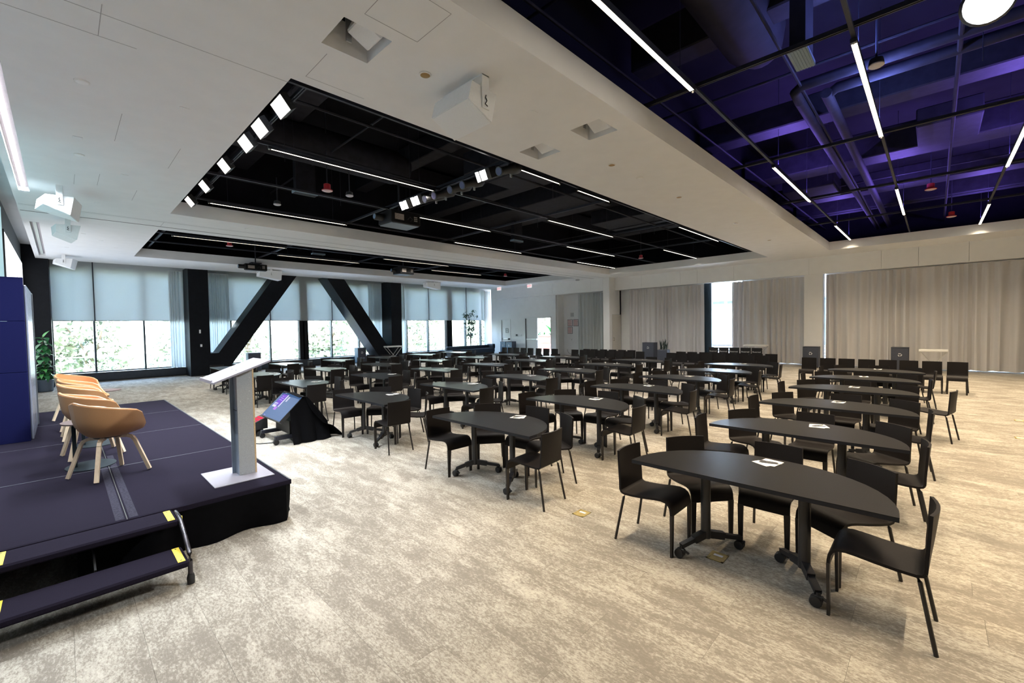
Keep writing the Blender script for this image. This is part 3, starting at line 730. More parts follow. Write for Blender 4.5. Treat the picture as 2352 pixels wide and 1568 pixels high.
# backdrop wall return and ribbed panel on the stage
M_NAVY = mat('navy fabric panel', (0.0085, 0.0095, 0.046), 0.95, var=0.08, scale=200, bump=0.2, spec=0.03)
bd = thing('backdrop_panel', 'tall navy fabric backdrop return standing on the stage', 'backdrop', (-0.62, 9.26, ZS))
for k, (a, b) in enumerate(((0, 0.98), (0.984, 1.70), (1.704, 2.30))):
    MB().bbox(-0.27, 0.262, -0.05, 0.05, a, b, 0.004).build('fabric_panel', M_NAVY, bd)
MB().box(-0.27, 0.262, -0.052, 0.052, 2.30, 2.315).build('cap', M_NAVY, bd)
rb = thing('ribbed_panel', 'glossy grey ribbed display panel beyond the navy backdrop', 'panel', (-0.42, 10.1, ZS))
MB().box(-0.10, 0.06, -0.78, 0.75, 0, 2.22).build('core', M_NAVY, rb)
M_RIB = mat('glossy grey rib', (0.14, 0.15, 0.19), 0.22, var=0.1, scale=4, spec=0.7)
for k in range(9):
    y = -0.76+k*0.168; MB().bbox(0.06, 0.088, y, y+0.14, 0, 2.22, 0.01).build('rib', M_RIB, rb)
MB().bbox(-0.10, 0.10, 0.75, 0.80, 0, 2.20, 0.006).build('end_post', mat('grey steel post', (0.10, 0.11, 0.12), 0.4, metal=0.4), rb)

# lectern
M_GALV = mat('pale grey composite board', (0.32, 0.335, 0.34), 0.55, var=0.10, scale=140)
M_LAV = mat('matte pale lavender grey sheet metal', (0.27, 0.255, 0.295), 0.55, var=0.03, scale=60)
M_BLUEG = mat('blue grey steel channel', (0.26, 0.31, 0.37), 0.4, metal=0.4, var=0.05)
M_PLY = mat('plywood edge', (0.50, 0.36, 0.20), 0.6, var=0.2, scale=90)
le = thing('lectern', 'grey panel lectern with slanted top standing on a flat white plate', 'lectern', (1.30, 5.25, ZS))
MB().bbox(-0.335, 0.195, -0.315, 0.295, 0.001, 0.010, 0.002).build('base_plate', M_LAV, le)
MB().bbox(-0.07, 0.075, -0.098, -0.078, 0.010, 1.11, 0.002).build('front_board', M_GALV, le)
MB().bbox(-0.07, 0.075, 0.060, 0.080, 0.010, 1.11, 0.002).build('rear_board', M_GALV, le)
MB().box(0.075, 0.090, -0.098, 0.080, 0.010, 1.12).build('edge_board', M_PLY, le)
mb = MB(); mb.box(-0.068, -0.058, -0.078, 0.060, 0.010, 1.08); mb.box(-0.100, -0.066, 0.046, 0.060, 0.010, 1.06); mb.box(-0.100, -0.066, -0.076, -0.062, 0.010, 0.0101); mb.build('steel_channel', M_BLUEG, le)
MB().box(-0.072, -0.0685, -0.070, 0.050, 0.68, 0.686).build('joint_line', M_GROOVE, le)
tilt = math.atan2(0.185, 0.50)
def slope(x): return 1.00+(x+0.30)*math.tan(tilt)
mb = MB(); a, b = -0.31, 0.20
mb.add([(x, y, slope(x)+dz) for dz in (0, 0.018) for y in (-0.30, 0.30) for x in (a, b)], [(0, 2, 3, 1), (4, 5, 7, 6), (0, 1, 5, 4), (2, 6, 7, 3), (0, 4, 6, 2), (1, 3, 7, 5)])
mb.build('slanted_top', M_LAV, le)
mb = MB(); mb.add([(x, y, slope(x)+dz) for dz in (0.018, 0.03) for y in (-0.20, 0.28) for x in (a, a+0.012)], [(0, 2, 3, 1), (4, 5, 7, 6), (0, 1, 5, 4), (2, 6, 7, 3), (0, 4, 6, 2), (1, 3, 7, 5)]); mb.build('paper_ledge', M_LAV, le)
for dx, z in ((-0.045, 0.03), (0.05, 0.03), (0.05, 0.30), (-0.04, 0.78), (0.03, 0.80), (0.045, 0.88), (0.05, 1.02)):
    MB().lathe([(0.006, -0.1005), (0.005, -0.098)], 8, (dx, 0, z), 'y').build('screw', M_STEELB, le)

# tub armchairs on the stage
M_TAN = mat('tan leather upholstery', (0.40, 0.20, 0.085), 0.42, var=0.08, scale=260, bump=0.12)
M_TANI = mat('orange tan leather inside', (0.47, 0.20, 0.075), 0.45, var=0.08, scale=260, bump=0.1)
M_OAK = mat('pale soaped oak', (0.60, 0.46, 0.32), 0.55, var=0.12, scale=40, stretch=(1, 1, 0.2), bump=0.05)
def make_tub():
    t = thing('tub_armchair', '', 'armchair', (0, 0, 0), 0, 'tan tub armchairs on the stage')
    # shell: swept bowl open at the front (+y); rim high at the back, sloping to the front
    na = 26; rows = []; inner = []
    def rimz(a): # a = 0 at the front, pi at the back
        u = abs(a)/math.pi
        return 0.50+0.155*(1/(1+math.exp(-(u-0.25)*32)))+0.145*max(0.0, (u-0.27)/0.73)**0.9
    def ring(lev, shrink):
        row = []
        for k in range(na+1):
            a = -math.pi+2*math.pi*k/na      # -pi..pi, 0 at front
            zr = rimz(a); z = 0.43+(zr-0.43)*lev
            q = math.sin(min(1, lev/0.5)*math.pi/2)**0.7 if lev > 0 else 0
            b0 = 0.15 if lev > 0 else 0.02
            rx = b0+(0.262-b0)*q+0.040*lev-shrink; ry = b0+(0.252-b0)*q+0.030*lev-shrink
            fl = 0.02*lev
            row.append((rx*math.sin(a)*1.0, ry*math.cos(a)*1.02+0.02-fl*0.3*(1-math.cos(a)), z))
        return row
    L = [0, 0.004, 0.04, 0.11, 0.22, 0.36, 0.52, 0.75, 1.0]
    out = [ring(l, 0) for l in L]
    MB().sheet(out, 0.012).build('shell', M_TAN, t, smooth=True)
    MB().sheet([ring(l, 0.020) for l in L[2:]], 0.012).build('inner_lining', M_TANI, t, smooth=True)
    rimp = [((Vector(p)*1.0) + Vector((0, 0, 0.002))) for p in ring(1.0, 0.010)]
    MB().tube(rimp, 0.014, 8).build('rim_piping', M_TAN, t, smooth=True)
    MB().lathe([(0.10, 0.475), (0.19, 0.48), (0.225, 0.49), (0.21, 0.51), (0.12, 0.515)], 20, (0, 0.03, 0), sy=0.95).build('seat_pad', M_TANI, t, smooth=True)
    MB().lathe([(0.12, 0.41), (0.12, 0.428)], 12).build('mount_plate', M_BLACKP, t)
    for s in (-1, 1):
        for f in (-1, 1):
            pts = [(s*0.03, f*0.05, 0.402), (s*0.10, f*0.115, 0.402), (s*0.130, f*0.145, 0.385), (s*0.148, f*0.160, 0.35), (s*0.235, f*0.240, 0.012)]
            rows = []
            mb = MB()
            for a, b in zip(pts[:-1], pts[1:]): mb.beam(a, b, 0.034, 0.030)
            mb.build('leg', M_OAK, t)
    return t
tub0 = make_tub()
for i, (x, y, a, s) in enumerate(((0.305, 6.32, 25, 'tan tub armchair with pale oak legs closest to the stair'), (0.22, 7.52, 8, 'tan tub armchair just past the first round side table'), (0.20, 8.92, 2, 'middle tan tub armchair past the second side table'), (0.20, 9.80, -4, 'fourth tan tub armchair from the stage stair'), (0.16, 11.05, -25, 'reddish tan tub armchair farthest from the stair'))):
    rz = R(a)-math.pi/2
    if i == 0: tub0.location = (x, y, ZS); tub0.rotation_euler = (0, 0, rz); tub0['label'] = s
    else: dup(tub0, (x, y, ZS), rz, s)
# slim side tables
M_STG = mat('dark grey powder coat', (0.020, 0.027, 0.032), 0.7, var=0.1, scale=60, spec=0.1)
M_STT = mat('brown grey tray top', (0.085, 0.06, 0.055), 0.6, var=0.1, spec=0.2)
def make_side():
    t = thing('side_table', '', 'side table', (0, 0, 0), 0, 'dark side tables between armchairs')
    MB().lathe([(0.215, 0.001), (0.215, 0.009), (0.20, 0.013)], 28, (0.06, 0, 0), sx=1.0, sy=1.2).build('base', M_STG, t, smooth=True)
    MB().bbox(-0.085, -0.050, -0.035, 0.035, 0.012, 0.505, 0.003).build('post', M_STG, t)
    MB().lathe([(0.20, 0.503), (0.215, 0.506), (0.215, 0.520), (0.205, 0.522)], 28, (0.04, 0, 0), sy=1.1).build('tray_top', M_STT, t, smooth=True)
    return t
sd0 = make_side(); sd0.location = (0.12, 6.92, ZS); sd0['label'] = 'dark round side table between the first two armchairs'
dup(sd0, (0.22, 8.24, ZS), 0, 'dark round side table between second and third armchairs')
dup(sd0, (0.45, 10.42, ZS), 0, 'dark round side table before the farthest armchair')

# confidence monitor on a floor cart
mo = thing('floor_monitor', 'floor monitor tilted toward the stage on a wheeled cart under black cloth', 'monitor', (2.66, 8.22, 0))
ang = math.atan2(0.385, 0.40)
def scr(u, y, h): # u along the slope, h above it
    return (-0.22+u*math.cos(ang)-h*math.sin(ang), y, 0.395+u*math.sin(ang)+h*math.cos(ang))
def slab(u0, u1, y0, y1, h0, h1):
    return MB().add([scr(u, y, h) for h in (h0, h1) for y in (y0, y1) for u in (u0, u1)], [(0, 2, 3, 1), (4, 5, 7, 6), (0, 1, 5, 4), (2, 6, 7, 3), (0, 4, 6, 2), (1, 3, 7, 5)])
slab(0, 0.56, -0.47, 0.47, -0.06, 0.0).build('housing', M_BLACKP, mo)
M_SCR = mat('lit dark blue screen', (0.01, 0.015, 0.03), 0.15, emit=(0.045, 0.09, 0.19), estr=1.0)
sc = slab(0.012, 0.548, -0.458, 0.458, 0.0, 0.002).build('screen', M_SCR, mo)
def pix(name, u0, u1, y0, y1, col, s): slab(u0, u1, y0, y1, 0.0022, 0.003).build(name, emit_mat('screen '+name, col, s) if 'screen '+name not in MATS else MATS['screen '+name], sc)
pix('violet_tile', 0.26, 0.50, 0.13, 0.36, (0.22, 0.12, 0.62), 0.8)
pix('white_tile', 0.22, 0.31, 0.22, 0.38, (0.75, 0.75, 0.95), 0.8)
pix('white_bar', 0.24, 0.50, 0.08, 0.125, (0.7, 0.7, 0.95), 0.8)
pix('white_chip', 0.37, 0.47, -0.04, 0.02, (0.7, 0.7, 0.9), 0.7)
pix('violet_chip', 0.17, 0.235, 0.11, 0.23, (0.5, 0.25, 0.8), 0.8)
for k, (u, y) in enumerate(((0.45, 0.25), (0.41, 0.25), (0.37, 0.25))): pix('pale_line', u, u+0.012, y-0.07, y+0.07, (0.6, 0.5, 0.95), 0.8)
for k, (u, y, w) in enumerate(((0.525, 0.40, 0.03), (0.525, 0.33, 0.02), (0.525, 0.28, 0.02), (0.03, 0.34, 0.03), (0.525, -0.44, 0.012))): pix('pale_line', u, u+0.01, y-w, y+w, (0.6, 0.5, 0.95), 0.8)
mb = MB()
for y in (-0.36, 0.36): mb.beam((-0.26, y, 0.11), (0.46, y, 0.11), 0.06, 0.06)
mb.beam((0.12, -0.36, 0.11), (0.12, 0.36, 0.11), 0.06, 0.06); mb.build('cart_frame', M_STEEL, mo)
MB().box(-0.02, 0.40, -0.34, 0.34, 0.14, 0.36).build('cart_box', M_BLACKP, mo)
for y in (-0.36, 0.36):
    for x in (-0.24, 0.44):
        c = MB().box(x-0.03, x+0.03, y-0.02, y+0.02, 0.075, 0.10).build('caster', M_CAST, mo)
        MB().lathe([(0.03, -0.02), (0.045, -0.015), (0.045, 0.015), (0.03, 0.02)], 12, (x, y, 0.045), 'y').build('wheel', M_CAST, c, smooth=True)
# black cloth over the back of the monitor
cl = []
rr = random.Random(5)
for i in range(12):
    u = i/11; row = []
    for j in range(15):
        v = -1+2*j/14
        y = v*(0.50+0.14*max(0, u-0.3)); zt = 0.80-0.03*abs(v)
        if u < 0.16: x = 0.10+0.10*u/0.16; z = zt
        else:
            k = (u-0.16)/0.84; x = 0.20+0.46*k**1.6+0.03*math.sin(j*1.7+2*k)*k+(0.12 if v < -0.6 and k > 0.7 else 0)*k; z = zt*(1-k)**0.9+0.012+0.05*max(0, math.sin(k*9+j))*k*(1-k)
        row.append((x, y, max(0.008, z)))
    cl.append(row)
tag(MB().sheet(cl, 0.008).build('draped_cloth', M_VELV, mo, smooth=True))
row1 = []
for i in range(9):
    u = i/8; row = []
    for j in range(12):
        v = j/11; x = -0.05+0.62*v; top = min(0.80, 0.41+max(0, (x+0.20))*0.96) if x < 0.2 else max(0.05, 0.80-1.5*(x-0.2)**1.1)
        row.append((x+0.03*u*math.sin(j*1.3), -0.485-0.10*u*u-0.035*u*math.sin(j*1.5+0.6), max(0.006, top*(1-u))))
    row1.append(row)
MB().sheet(row1, 0.006).build('side_cloth', M_VELV, mo, smooth=True)
tm = thing('stage_timer', 'small tilted timer box with red lit display beside floor monitor', 'timer', (2.42, 8.92, 0))
mb = MB(); mb.prism_y([(-0.16, 0.13), (-0.16, 0.22), (0.14, 0.34), (0.14, 0.13)], -0.17, 0.17); mb.build('case', M_BLACKP, tm)
M_REDL = emit_mat('red lit digits', (1.0, 0.06, 0.12), 0.75)
def tim(x0, x1, y0, y1): 
    f = lambda x: 0.222+(x+0.16)*0.4
    return MB().add([(x, y, f(x)+dz) for dz in (0, 0.003) for y in (y0, y1) for x in (x0, x1)], [(0, 2, 3, 1), (4, 5, 7, 6), (0, 1, 5, 4), (2, 6, 7, 3), (0, 4, 6, 2), (1, 3, 7, 5)])
for k in range(4): tim(-0.12+k*0.055, -0.12+k*0.055+0.042, -0.14, 0.14).build('lit_row', M_REDL, tm)
for y in (-0.14, 0.14): MB().lathe([(0.03, -0.02), (0.05, -0.015), (0.05, 0.015), (0.03, 0.02)], 12, (0.02, y, 0.05), 'y').build('wheel', M_CAST, tm, smooth=True)
MB().box(-0.05, 0.08, -0.12, 0.12, 0.05, 0.13).build('foot_block', M_BLACKP, tm)
cb = MB().tube([(2.0, 8.75, 0.008), (2.12, 8.4, 0.008), (2.25, 8.15, 0.008), (2.42, 8.05, 0.008), (2.5, 8.2, 0.01)], 0.008, 6).build('floor_cable', M_BLACKP)
tag(cb, 'black cable lying on the carpet before the floor monitor', 'cable')

# wall screens behind the stage
M_SCREENW = emit_mat('white projected picture', (0.90, 0.94, 1.0), 1.6)
ws = thing('wall_screen', 'bright white wall screen above the navy backdrop', 'screen', (-0.90, 19.25, 0))
MB().box(0.0, 0.03, -3.36, 3.36, 0.66, 4.44).build('screen_frame', M_BLACKP, ws)
MB().box(0.03, 0.034, -3.28, 3.31, 0.72, 4.38).build('picture', M_SCREENW, ws)
for y, h in ((2.0, 0.5), (2.3, 0.35), (2.7, 0.12), (0.4, 0.35)): MB().box(0.034, 0.036, y-0.12, y+0.12, 3.35, 3.35+h).build('lilac_mark', emit_mat('lilac mark', (0.65, 0.55, 0.9), 0.9) if 'lilac mark' not in MATS else MATS['lilac mark'], ws)
ws = thing('wall_screen', 'dim teal wall screen nearer the stage stair', 'screen', (-0.90, 12.0, 0))
MB().box(0.0, 0.03, -3.36, 3.36, 0.66, 4.9).build('screen_frame', M_BLACKP, ws)
MB().box(0.03, 0.034, -3.28, 3.28, 0.72, 4.82).build('picture', mat('dim teal screen', (0.12, 0.18, 0.19), 0.4, emit=(0.16, 0.25, 0.27), estr=1.6), ws)
# ------------------------------------------------------------------ light strips, rails, ducts and fixtures in the black openings
M_LED = emit_mat('warm led strip', (1.0, 0.86, 0.66), 9.0)
M_LEDD = emit_mat('warm led strip far', (1.0, 0.88, 0.70), 3.0)
ZL = 4.90
def strip(x0, x1, y, label, bright=True, w=0.018, up=None, wash=True):
    t = thing('linear_light', label, 'light', ((x0+x1)/2, y, ZL), 0, 'linear lights in the black ceiling')
    h = (x1-x0)/2
    MB().box(-h, h, -w/2-0.006, w/2+0.006, 0.005, 0.05).build('housing', M_STEEL, t)
    MB().box(-h+0.05, h-0.05, -w/2, w/2, 0.003, 0.006).build('diffuser', M_LED if bright else M_LEDD, t)
    for e in (-h+0.015, h-0.015): MB().lathe([(0.012, -0.012), (0.012, 0.006)], 8, (e, 0, 0)).build('end_cap', M_WHITEP, t)
    MB().tube([(-h+0.4, 0, 0.05), (-h+0.4, 0, 1.9)], 0.004, 5).build('hanger', M_STEEL, t); MB().tube([(h-0.4, 0, 0.05), (h-0.4, 0, 1.9)], 0.004, 5).build('hanger', M_STEEL, t)
    l = lamp('strip_glow', 'AREA', ((x0+x1)/2, y, ZL-0.012), STRIP_W*(1.0 if up else 0.72), WARM if up else NEUTRAL, rot=(0, 0, 0), shape='RECTANGLE', size=(x1-x0)-0.1, size_y=w, spread=R(118))
    if up and wash:
        lamp('added_uplight', 'AREA', ((x0+x1)/2, y, ZL+0.16), ADDED_UPLIGHT_W, up, rot=(R(180), 0, 0), shape='RECTANGLE', size=(x1-x0)-0.1, size_y=0.05)  # added lamp, no real fixture: gives the black void its blue-violet cast
BX = [(2.47, 5.81), (6.05, 9.49), (9.70, 13.20), (13.42, 16.89), (17.04, 20.5)]
NB = ['the end by the stage', 'second bay from stage', 'middle bay', 'fourth bay from stage', 'the end by the curtains']
for y, bays, who in ((5.73, (1, 3), 'edge row beside white beam'), (7.91, (0, 2, 4), 'second row from the white beam'), (10.05, (1, 3), 'third row from the white beam'), (12.16, (0, 2, 4), 'edge row beside the wall track')):
    for b in bays:
        if (y, b) == (5.73, 1):
            strip(6.10, 7.46, y, 'short linear light, second bay from stage, centre opening, edge row beside white beam'); strip(8.07, 9.42, y, 'short linear light past the spot bar, centre opening, edge row beside white beam'); continue
        strip(*BX[b], y, 'linear light, %s, centre opening, %s' % (NB[b], who))
for y, bays, who in ((17.0, (0, 2), 'middle row'), (18.75, (1, 3), 'row by the windows')):
    for b in bays: strip(*BX[b], y, 'thin linear light, %s, window side opening, %s' % (NB[b], who), False)
for y, bays, who in ((2.28, (0, 2, 4), 'edge row beside white beam'), (0.66, (1, 3), 'centre row'), (-1.0, (0, 2, 4), 'row near the camera'), (-2.66, (1, 3), 'outermost row')):
    for b in bays: strip(*BX[b], y, 'linear light, %s, blue lit opening, %s' % (NB[b], who), True, 0.05, ((0.22, 0.28, 1.0) if b < 2 else (0.26, 0.16, 1.0)), not (y > 2 and b == 0))
rl = holder('ceiling_rails'); rl['label'] = 'black strut rails and pipes hung in the open ceiling'
for y in (5.73, 7.91, 10.05, 12.16): MB().box(1.0, 21.8, y-0.02, y+0.02, ZL+0.055, ZL+0.095).build('rail', M_STEEL, rl)
for y in (17.0, 18.75): MB().box(1.0, 21.8, y-0.02, y+0.02, ZL+0.055, ZL+0.095).build('rail', M_STEEL, rl)
for y in (2.28, 0.66, -1.0, -2.66): MB().box(-3.5, 21.8, y-0.02, y+0.02, ZL+0.055, ZL+0.095).build('rail', M_STEEL, rl)
for x in (2.28, 5.93, 9.60, 13.31, 16.96):
    for y0, y1 in ((4.2, 13.4), (14.0, 22.0), (-5.0, 3.8)):
        MB().box(x-0.025, x-0.008, y0, y1, ZL+0.10, ZL+0.15).build('cross_rail', M_STEEL, rl); MB().box(x+0.008, x+0.025, y0, y1, ZL+0.10, ZL+0.15).build('cross_rail', M_STEEL, rl)
for x in (4.2, 8.0, 11.8, 15.6, 19.4):
    for y0, y1 in ((4.2, 13.4), (-5.0, 3.8), (14.0, 22.0)): MB().tube([(x, y0, 5.75), (x, y1, 5.75)], 0.02, 6).build('pipe', M_DUCT, rl)
rr = random.Random(21)
for y in (4.9, 7.2, 9.3, 11.6, 15.3, 18.5, 20.6, 1.5, -0.2, -2.0, 3.2): MB().tube([(1.0, y, 5.35+0.3*rr.random()), (21.8, y, 5.35+0.3*rr.random())], 0.016+0.012*rr.random(), 6).build('pipe', M_DUCT, rl)
for x, y in ((3.1, 9.0), (5.2, 11.2), (8.8, 7.0), (11.0, 9.4), (15.0, 7.3), (4.5, 1.4), (8.2, -0.4), (12.4, 1.8)): MB().tube([(x, y, 5.15), (x, y, 6.9)], 0.006, 5).build('hanger', M_STEEL, rl)
# ducts
dc = holder('ceiling_ducts'); dc['label'] = 'black ducts in the open ceiling'
def duct(*a): MB().bbox(*a, 0.02).build('square_duct', M_DUCT, dc)
MB().lathe([(0.36, 0.95), (0.40, 1.1), (0.40, 5.9), (0.30, 6.25)], 20, (0, 9.75, 5.92), 'x').build('round_duct', M_DUCT, dc, smooth=True)
MB().lathe([(0.40, 2.0), (0.40, 14.0)], 20, (0, 18.2, 5.9), 'x').build('round_duct', M_DUCT, dc, smooth=True)
duct(7.2, 9.0, 5.4, 8.6, 5.75, 6.3); duct(10.6, 12.6, 7.6, 12.9, 5.8, 6.3); duct(9.2, 9.7, 4.4, 13.2, 5.9, 6.5); duct(14.4, 16.2, 6.0, 9.6, 5.8, 6.3); duct(1.2, 21.5, 6.9, 7.4, 6.25, 6.8); duct(1.2, 21.5, 11.3, 11.9, 6.3, 6.8)
duct(3.0, 3.6, 4.3, 13.2, 6.2, 6.8); duct(6.6, 7.0, 4.3, 13.2, 6.3, 6.8); duct(12.9, 13.4, 4.3, 13.2, 6.2, 6.8); duct(18.2, 18.8, 4.3, 13.2, 6.1, 6.8)
duct(5.0, 9.0, 16.4, 17.2, 5.6, 6.1); duct(12.0, 20.0, 15.6, 16.8, 5.6, 6.0); duct(10.5, 11.2, 14.2, 21.8, 6.0, 6.5)
for y in (1.60, 1.25): MB().tube([(8.4, y, 5.45), (22.0, y, 5.45)], 0.075, 12).build('round_pipe', M_DUCT, dc, smooth=True)
MB().tube([(8.4, 1.60, 5.45), (8.1, 1.60, 5.48), (8.0, 1.5, 5.5), (8.0, -3.5, 5.5)], 0.075, 12).build('round_pipe', M_DUCT, dc, smooth=True)
MB().tube([(8.75, 1.25, 5.45), (8.55, 1.25, 5.47), (8.45, 1.12, 5.5), (8.45, -3.5, 5.5)], 0.075, 12).build('round_pipe', M_DUCT, dc, smooth=True)
MB().lathe([(0.30, 4.0), (0.42, 4.3), (0.42, 7.4), (0.3, 7.8)], 20, (0, 2.0, 6.2), 'x').build('round_duct', M_DUCT, dc, smooth=True)
duct(10.0, 10.5, -5.0, 3.8, 5.75, 6.2); duct(13.2, 13.9, -5.0, 3.8, 5.7, 6.3); duct(16.5, 17.1, -5.0, 3.8, 5.7, 6.2); duct(19.4, 20.0, -5.0, 3.8, 5.8, 6.3); duct(6.6, 7.0, -5.0, 3.6, 6.0, 6.6); duct(2.0, 3.5, -3.0, 1.0, 5.9, 6.5); duct(11.6, 13.0, -0.6, 0.3, 5.6, 5.95); duct(14.6, 16.0, 2.0, 3.2, 5.6, 6.0)

# white led wash panels on the first cross rail, lighting the stage
M_WASH = emit_mat('white led wash face', (1.0, 0.95, 0.88), 0.98)
for i, y in enumerate((6.25, 7.12, 7.84, 9.15, 10.70, 12.15)):
    t = thing('wash_light', 'square white led wash light, %s from the white beam, facing the stage' % ORD[i], 'stage light', (2.12, y, 4.86), 0, 'white wash lights above the stage edge')
    tl = R(52); ca, sa = math.cos(tl), math.sin(tl)
    def wp(u, v, h): return (-h*sa*1.0-u*ca, v, u*sa-h*ca)
    def wbox(u0, u1, v0, v1, h0, h1): return MB().add([wp(u, v, h) for h in (h0, h1) for v in (v0, v1) for u in (u0, u1)], [(0, 2, 3, 1), (4, 5, 7, 6), (0, 1, 5, 4), (2, 6, 7, 3), (0, 4, 6, 2), (1, 3, 7, 5)])
    wbox(-0.105, 0.105, -0.19, 0.19, -0.09, 0.0).build('housing', M_BLACKP, t)
    wbox(-0.10, 0.10, -0.185, 0.185, 0.0, 0.004).build('lit_face', M_WASH, t)
    mb = MB(); mb.tube([(0.06, -0.20, 0.0), (0.10, -0.20, 0.07), (0.10, 0.20, 0.07), (0.06, 0.20, 0.0)], 0.010, 6); mb.tube([(0.10, 0, 0.07), (0.155, 0, 0.125)], 0.012, 6); mb.build('yoke', M_STEEL, t)
    lamp('wash_beam', 'SPOT', (2.02, y, 4.80), WASH_W, (0.84, 0.92, 1.0), aim=(0.1, y*0.75+1.9, 0.4), spot_size=R(120 if i < 2 else 85), spot_blend=0.6, shadow_soft_size=0.15)
# spot bar over the tables
sp = thing('lighting_bar', 'black lighting bar crossing the centre ceiling opening', 'bar', (5.95, 7.5, 4.98))
MB().tube([(0, -2.2, 0), (0, 2.6, 0)], 0.026, 8).build('pipe', M_STEEL, sp)
for y in (-1.2, 1.6): MB().tube([(0, y, 0), (0, y, 1.9)], 0.006, 5).build('hanger', M_STEEL, sp)
M_BRT = emit_mat('bright fresnel lens', (1.0, 0.98, 0.93), 14.0)
for i, (x, y) in enumerate(((5.80, 6.22), (5.80, 8.45), (5.80, 8.92))):
    t = thing('fresnel_light', 'lit square stage lamp on the lighting bar, %s from the white beam' % ORD[i], 'stage light', (x, y, 4.84), 0, 'lit lamps on the lighting bar')
    mb = MB(); mb.bbox(-0.05, 0.22, -0.13, 0.13, -0.10, 0.11, 0.012); mb.rot('Y', R(-24)); mb.build('housing', M_BLACKP, t)
    mb = MB(); mb.box(-0.062, -0.052, -0.11, 0.11, -0.085, 0.095); mb.rot('Y', R(-24)); mb.build('lens', M_BRT, t)
    for dy in (-0.14, 0.14):
        mb = MB(); mb.box(-0.16, -0.05, dy-0.003, dy+0.003, -0.09, 0.10); mb.rot('Y', R(-24)); mb.build('barn_door', M_STEELB, t)
    mb = MB(); mb.tube([(0.10, -0.15, 0.02), (0.12, -0.15, 0.14), (0.12, 0.15, 0.14), (0.10, 0.15, 0.02)], 0.01, 6); mb.build('yoke', M_STEEL, t)
    lamp('fresnel_beam', 'SPOT', (x-0.12, y, 4.78), 120, (1.0, 0.96, 0.9), aim=(0.4, y+1.0, 0.6), spot_size=R(45), spot_blend=0.5, shadow_soft_size=0.1)
for i, (x, y) in enumerate(((5.98, 8.10), (5.98, 7.75), (5.98, 7.20), (5.98, 6.80), (5.98, 5.75))):
    t = thing('profile_spot', 'black profile spotlight on the lighting bar, %s from the wall track' % ORD[i], 'stage light', (x, y, 4.86), 0, 'dark profile spots on the lighting bar')
    mb = MB(); mb.lathe([(0.085, -0.34), (0.085, -0.30), (0.070, -0.29), (0.075, -0.05), (0.10, 0.0), (0.10, 0.20), (0.06, 0.26)], 14, (0, 0, 0), 'x'); mb.rot('Y', R(-20)); mb.build('barrel', M_BLACKP, t, smooth=True)
    mb = MB(); mb.lathe([(0.07, -0.345), (0.07, -0.335)], 14, (0, 0, 0), 'x'); mb.rot('Y', R(-20)); mb.build('lens', mat('dark violet lens', (0.05, 0.04, 0.12), 0.1), t)
    mb = MB(); mb.tube([(0, -0.12, 0), (0, -0.12, 0.12), (0, 0.12, 0.12), (0, 0.12, 0)], 0.009, 6); mb.build('yoke', M_STEEL, t)
    mb = MB(); mb.box(-0.02, 0.02, -0.012, 0.012, -0.15, -0.10); mb.build('shutter_handle', M_STEELB, t)
# big spotlight in the blue opening: the glaring lamp
t = thing('glaring_spotlight', 'glaring white spotlight hanging in the blue lit opening', 'stage light', (5.93, -0.32, 4.76))
mb = MB(); mb.lathe([(0.17, 0.0), (0.19, 0.03), (0.19, 0.22), (0.12, 0.34)], 20, (0, 0, 0), 'x'); mb.rot('Y', R(-26)); mb.build('housing', M_BLACKP, t, smooth=True)
mb = MB(); mb.lathe([(0.165, -0.012), (0.165, -0.002)], 24, (0, 0, 0), 'x'); mb.rot('Y', R(-26)); mb.build('lens', emit_mat('glaring lens', (0.97, 0.98, 1.0), 60.0), t)
MB().tube([(0.15, 0, 0.1), (0.15, 0, 1.5)], 0.02, 8).build('drop_pipe', M_STEEL, t)
lamp('glare_beam', 'SPOT', (5.72, -0.32, 4.70), 900, (0.86, 0.93, 1.0), aim=(0.0, 5.2, 0.4), spot_size=R(44), spot_blend=0.9, shadow_soft_size=0.16)
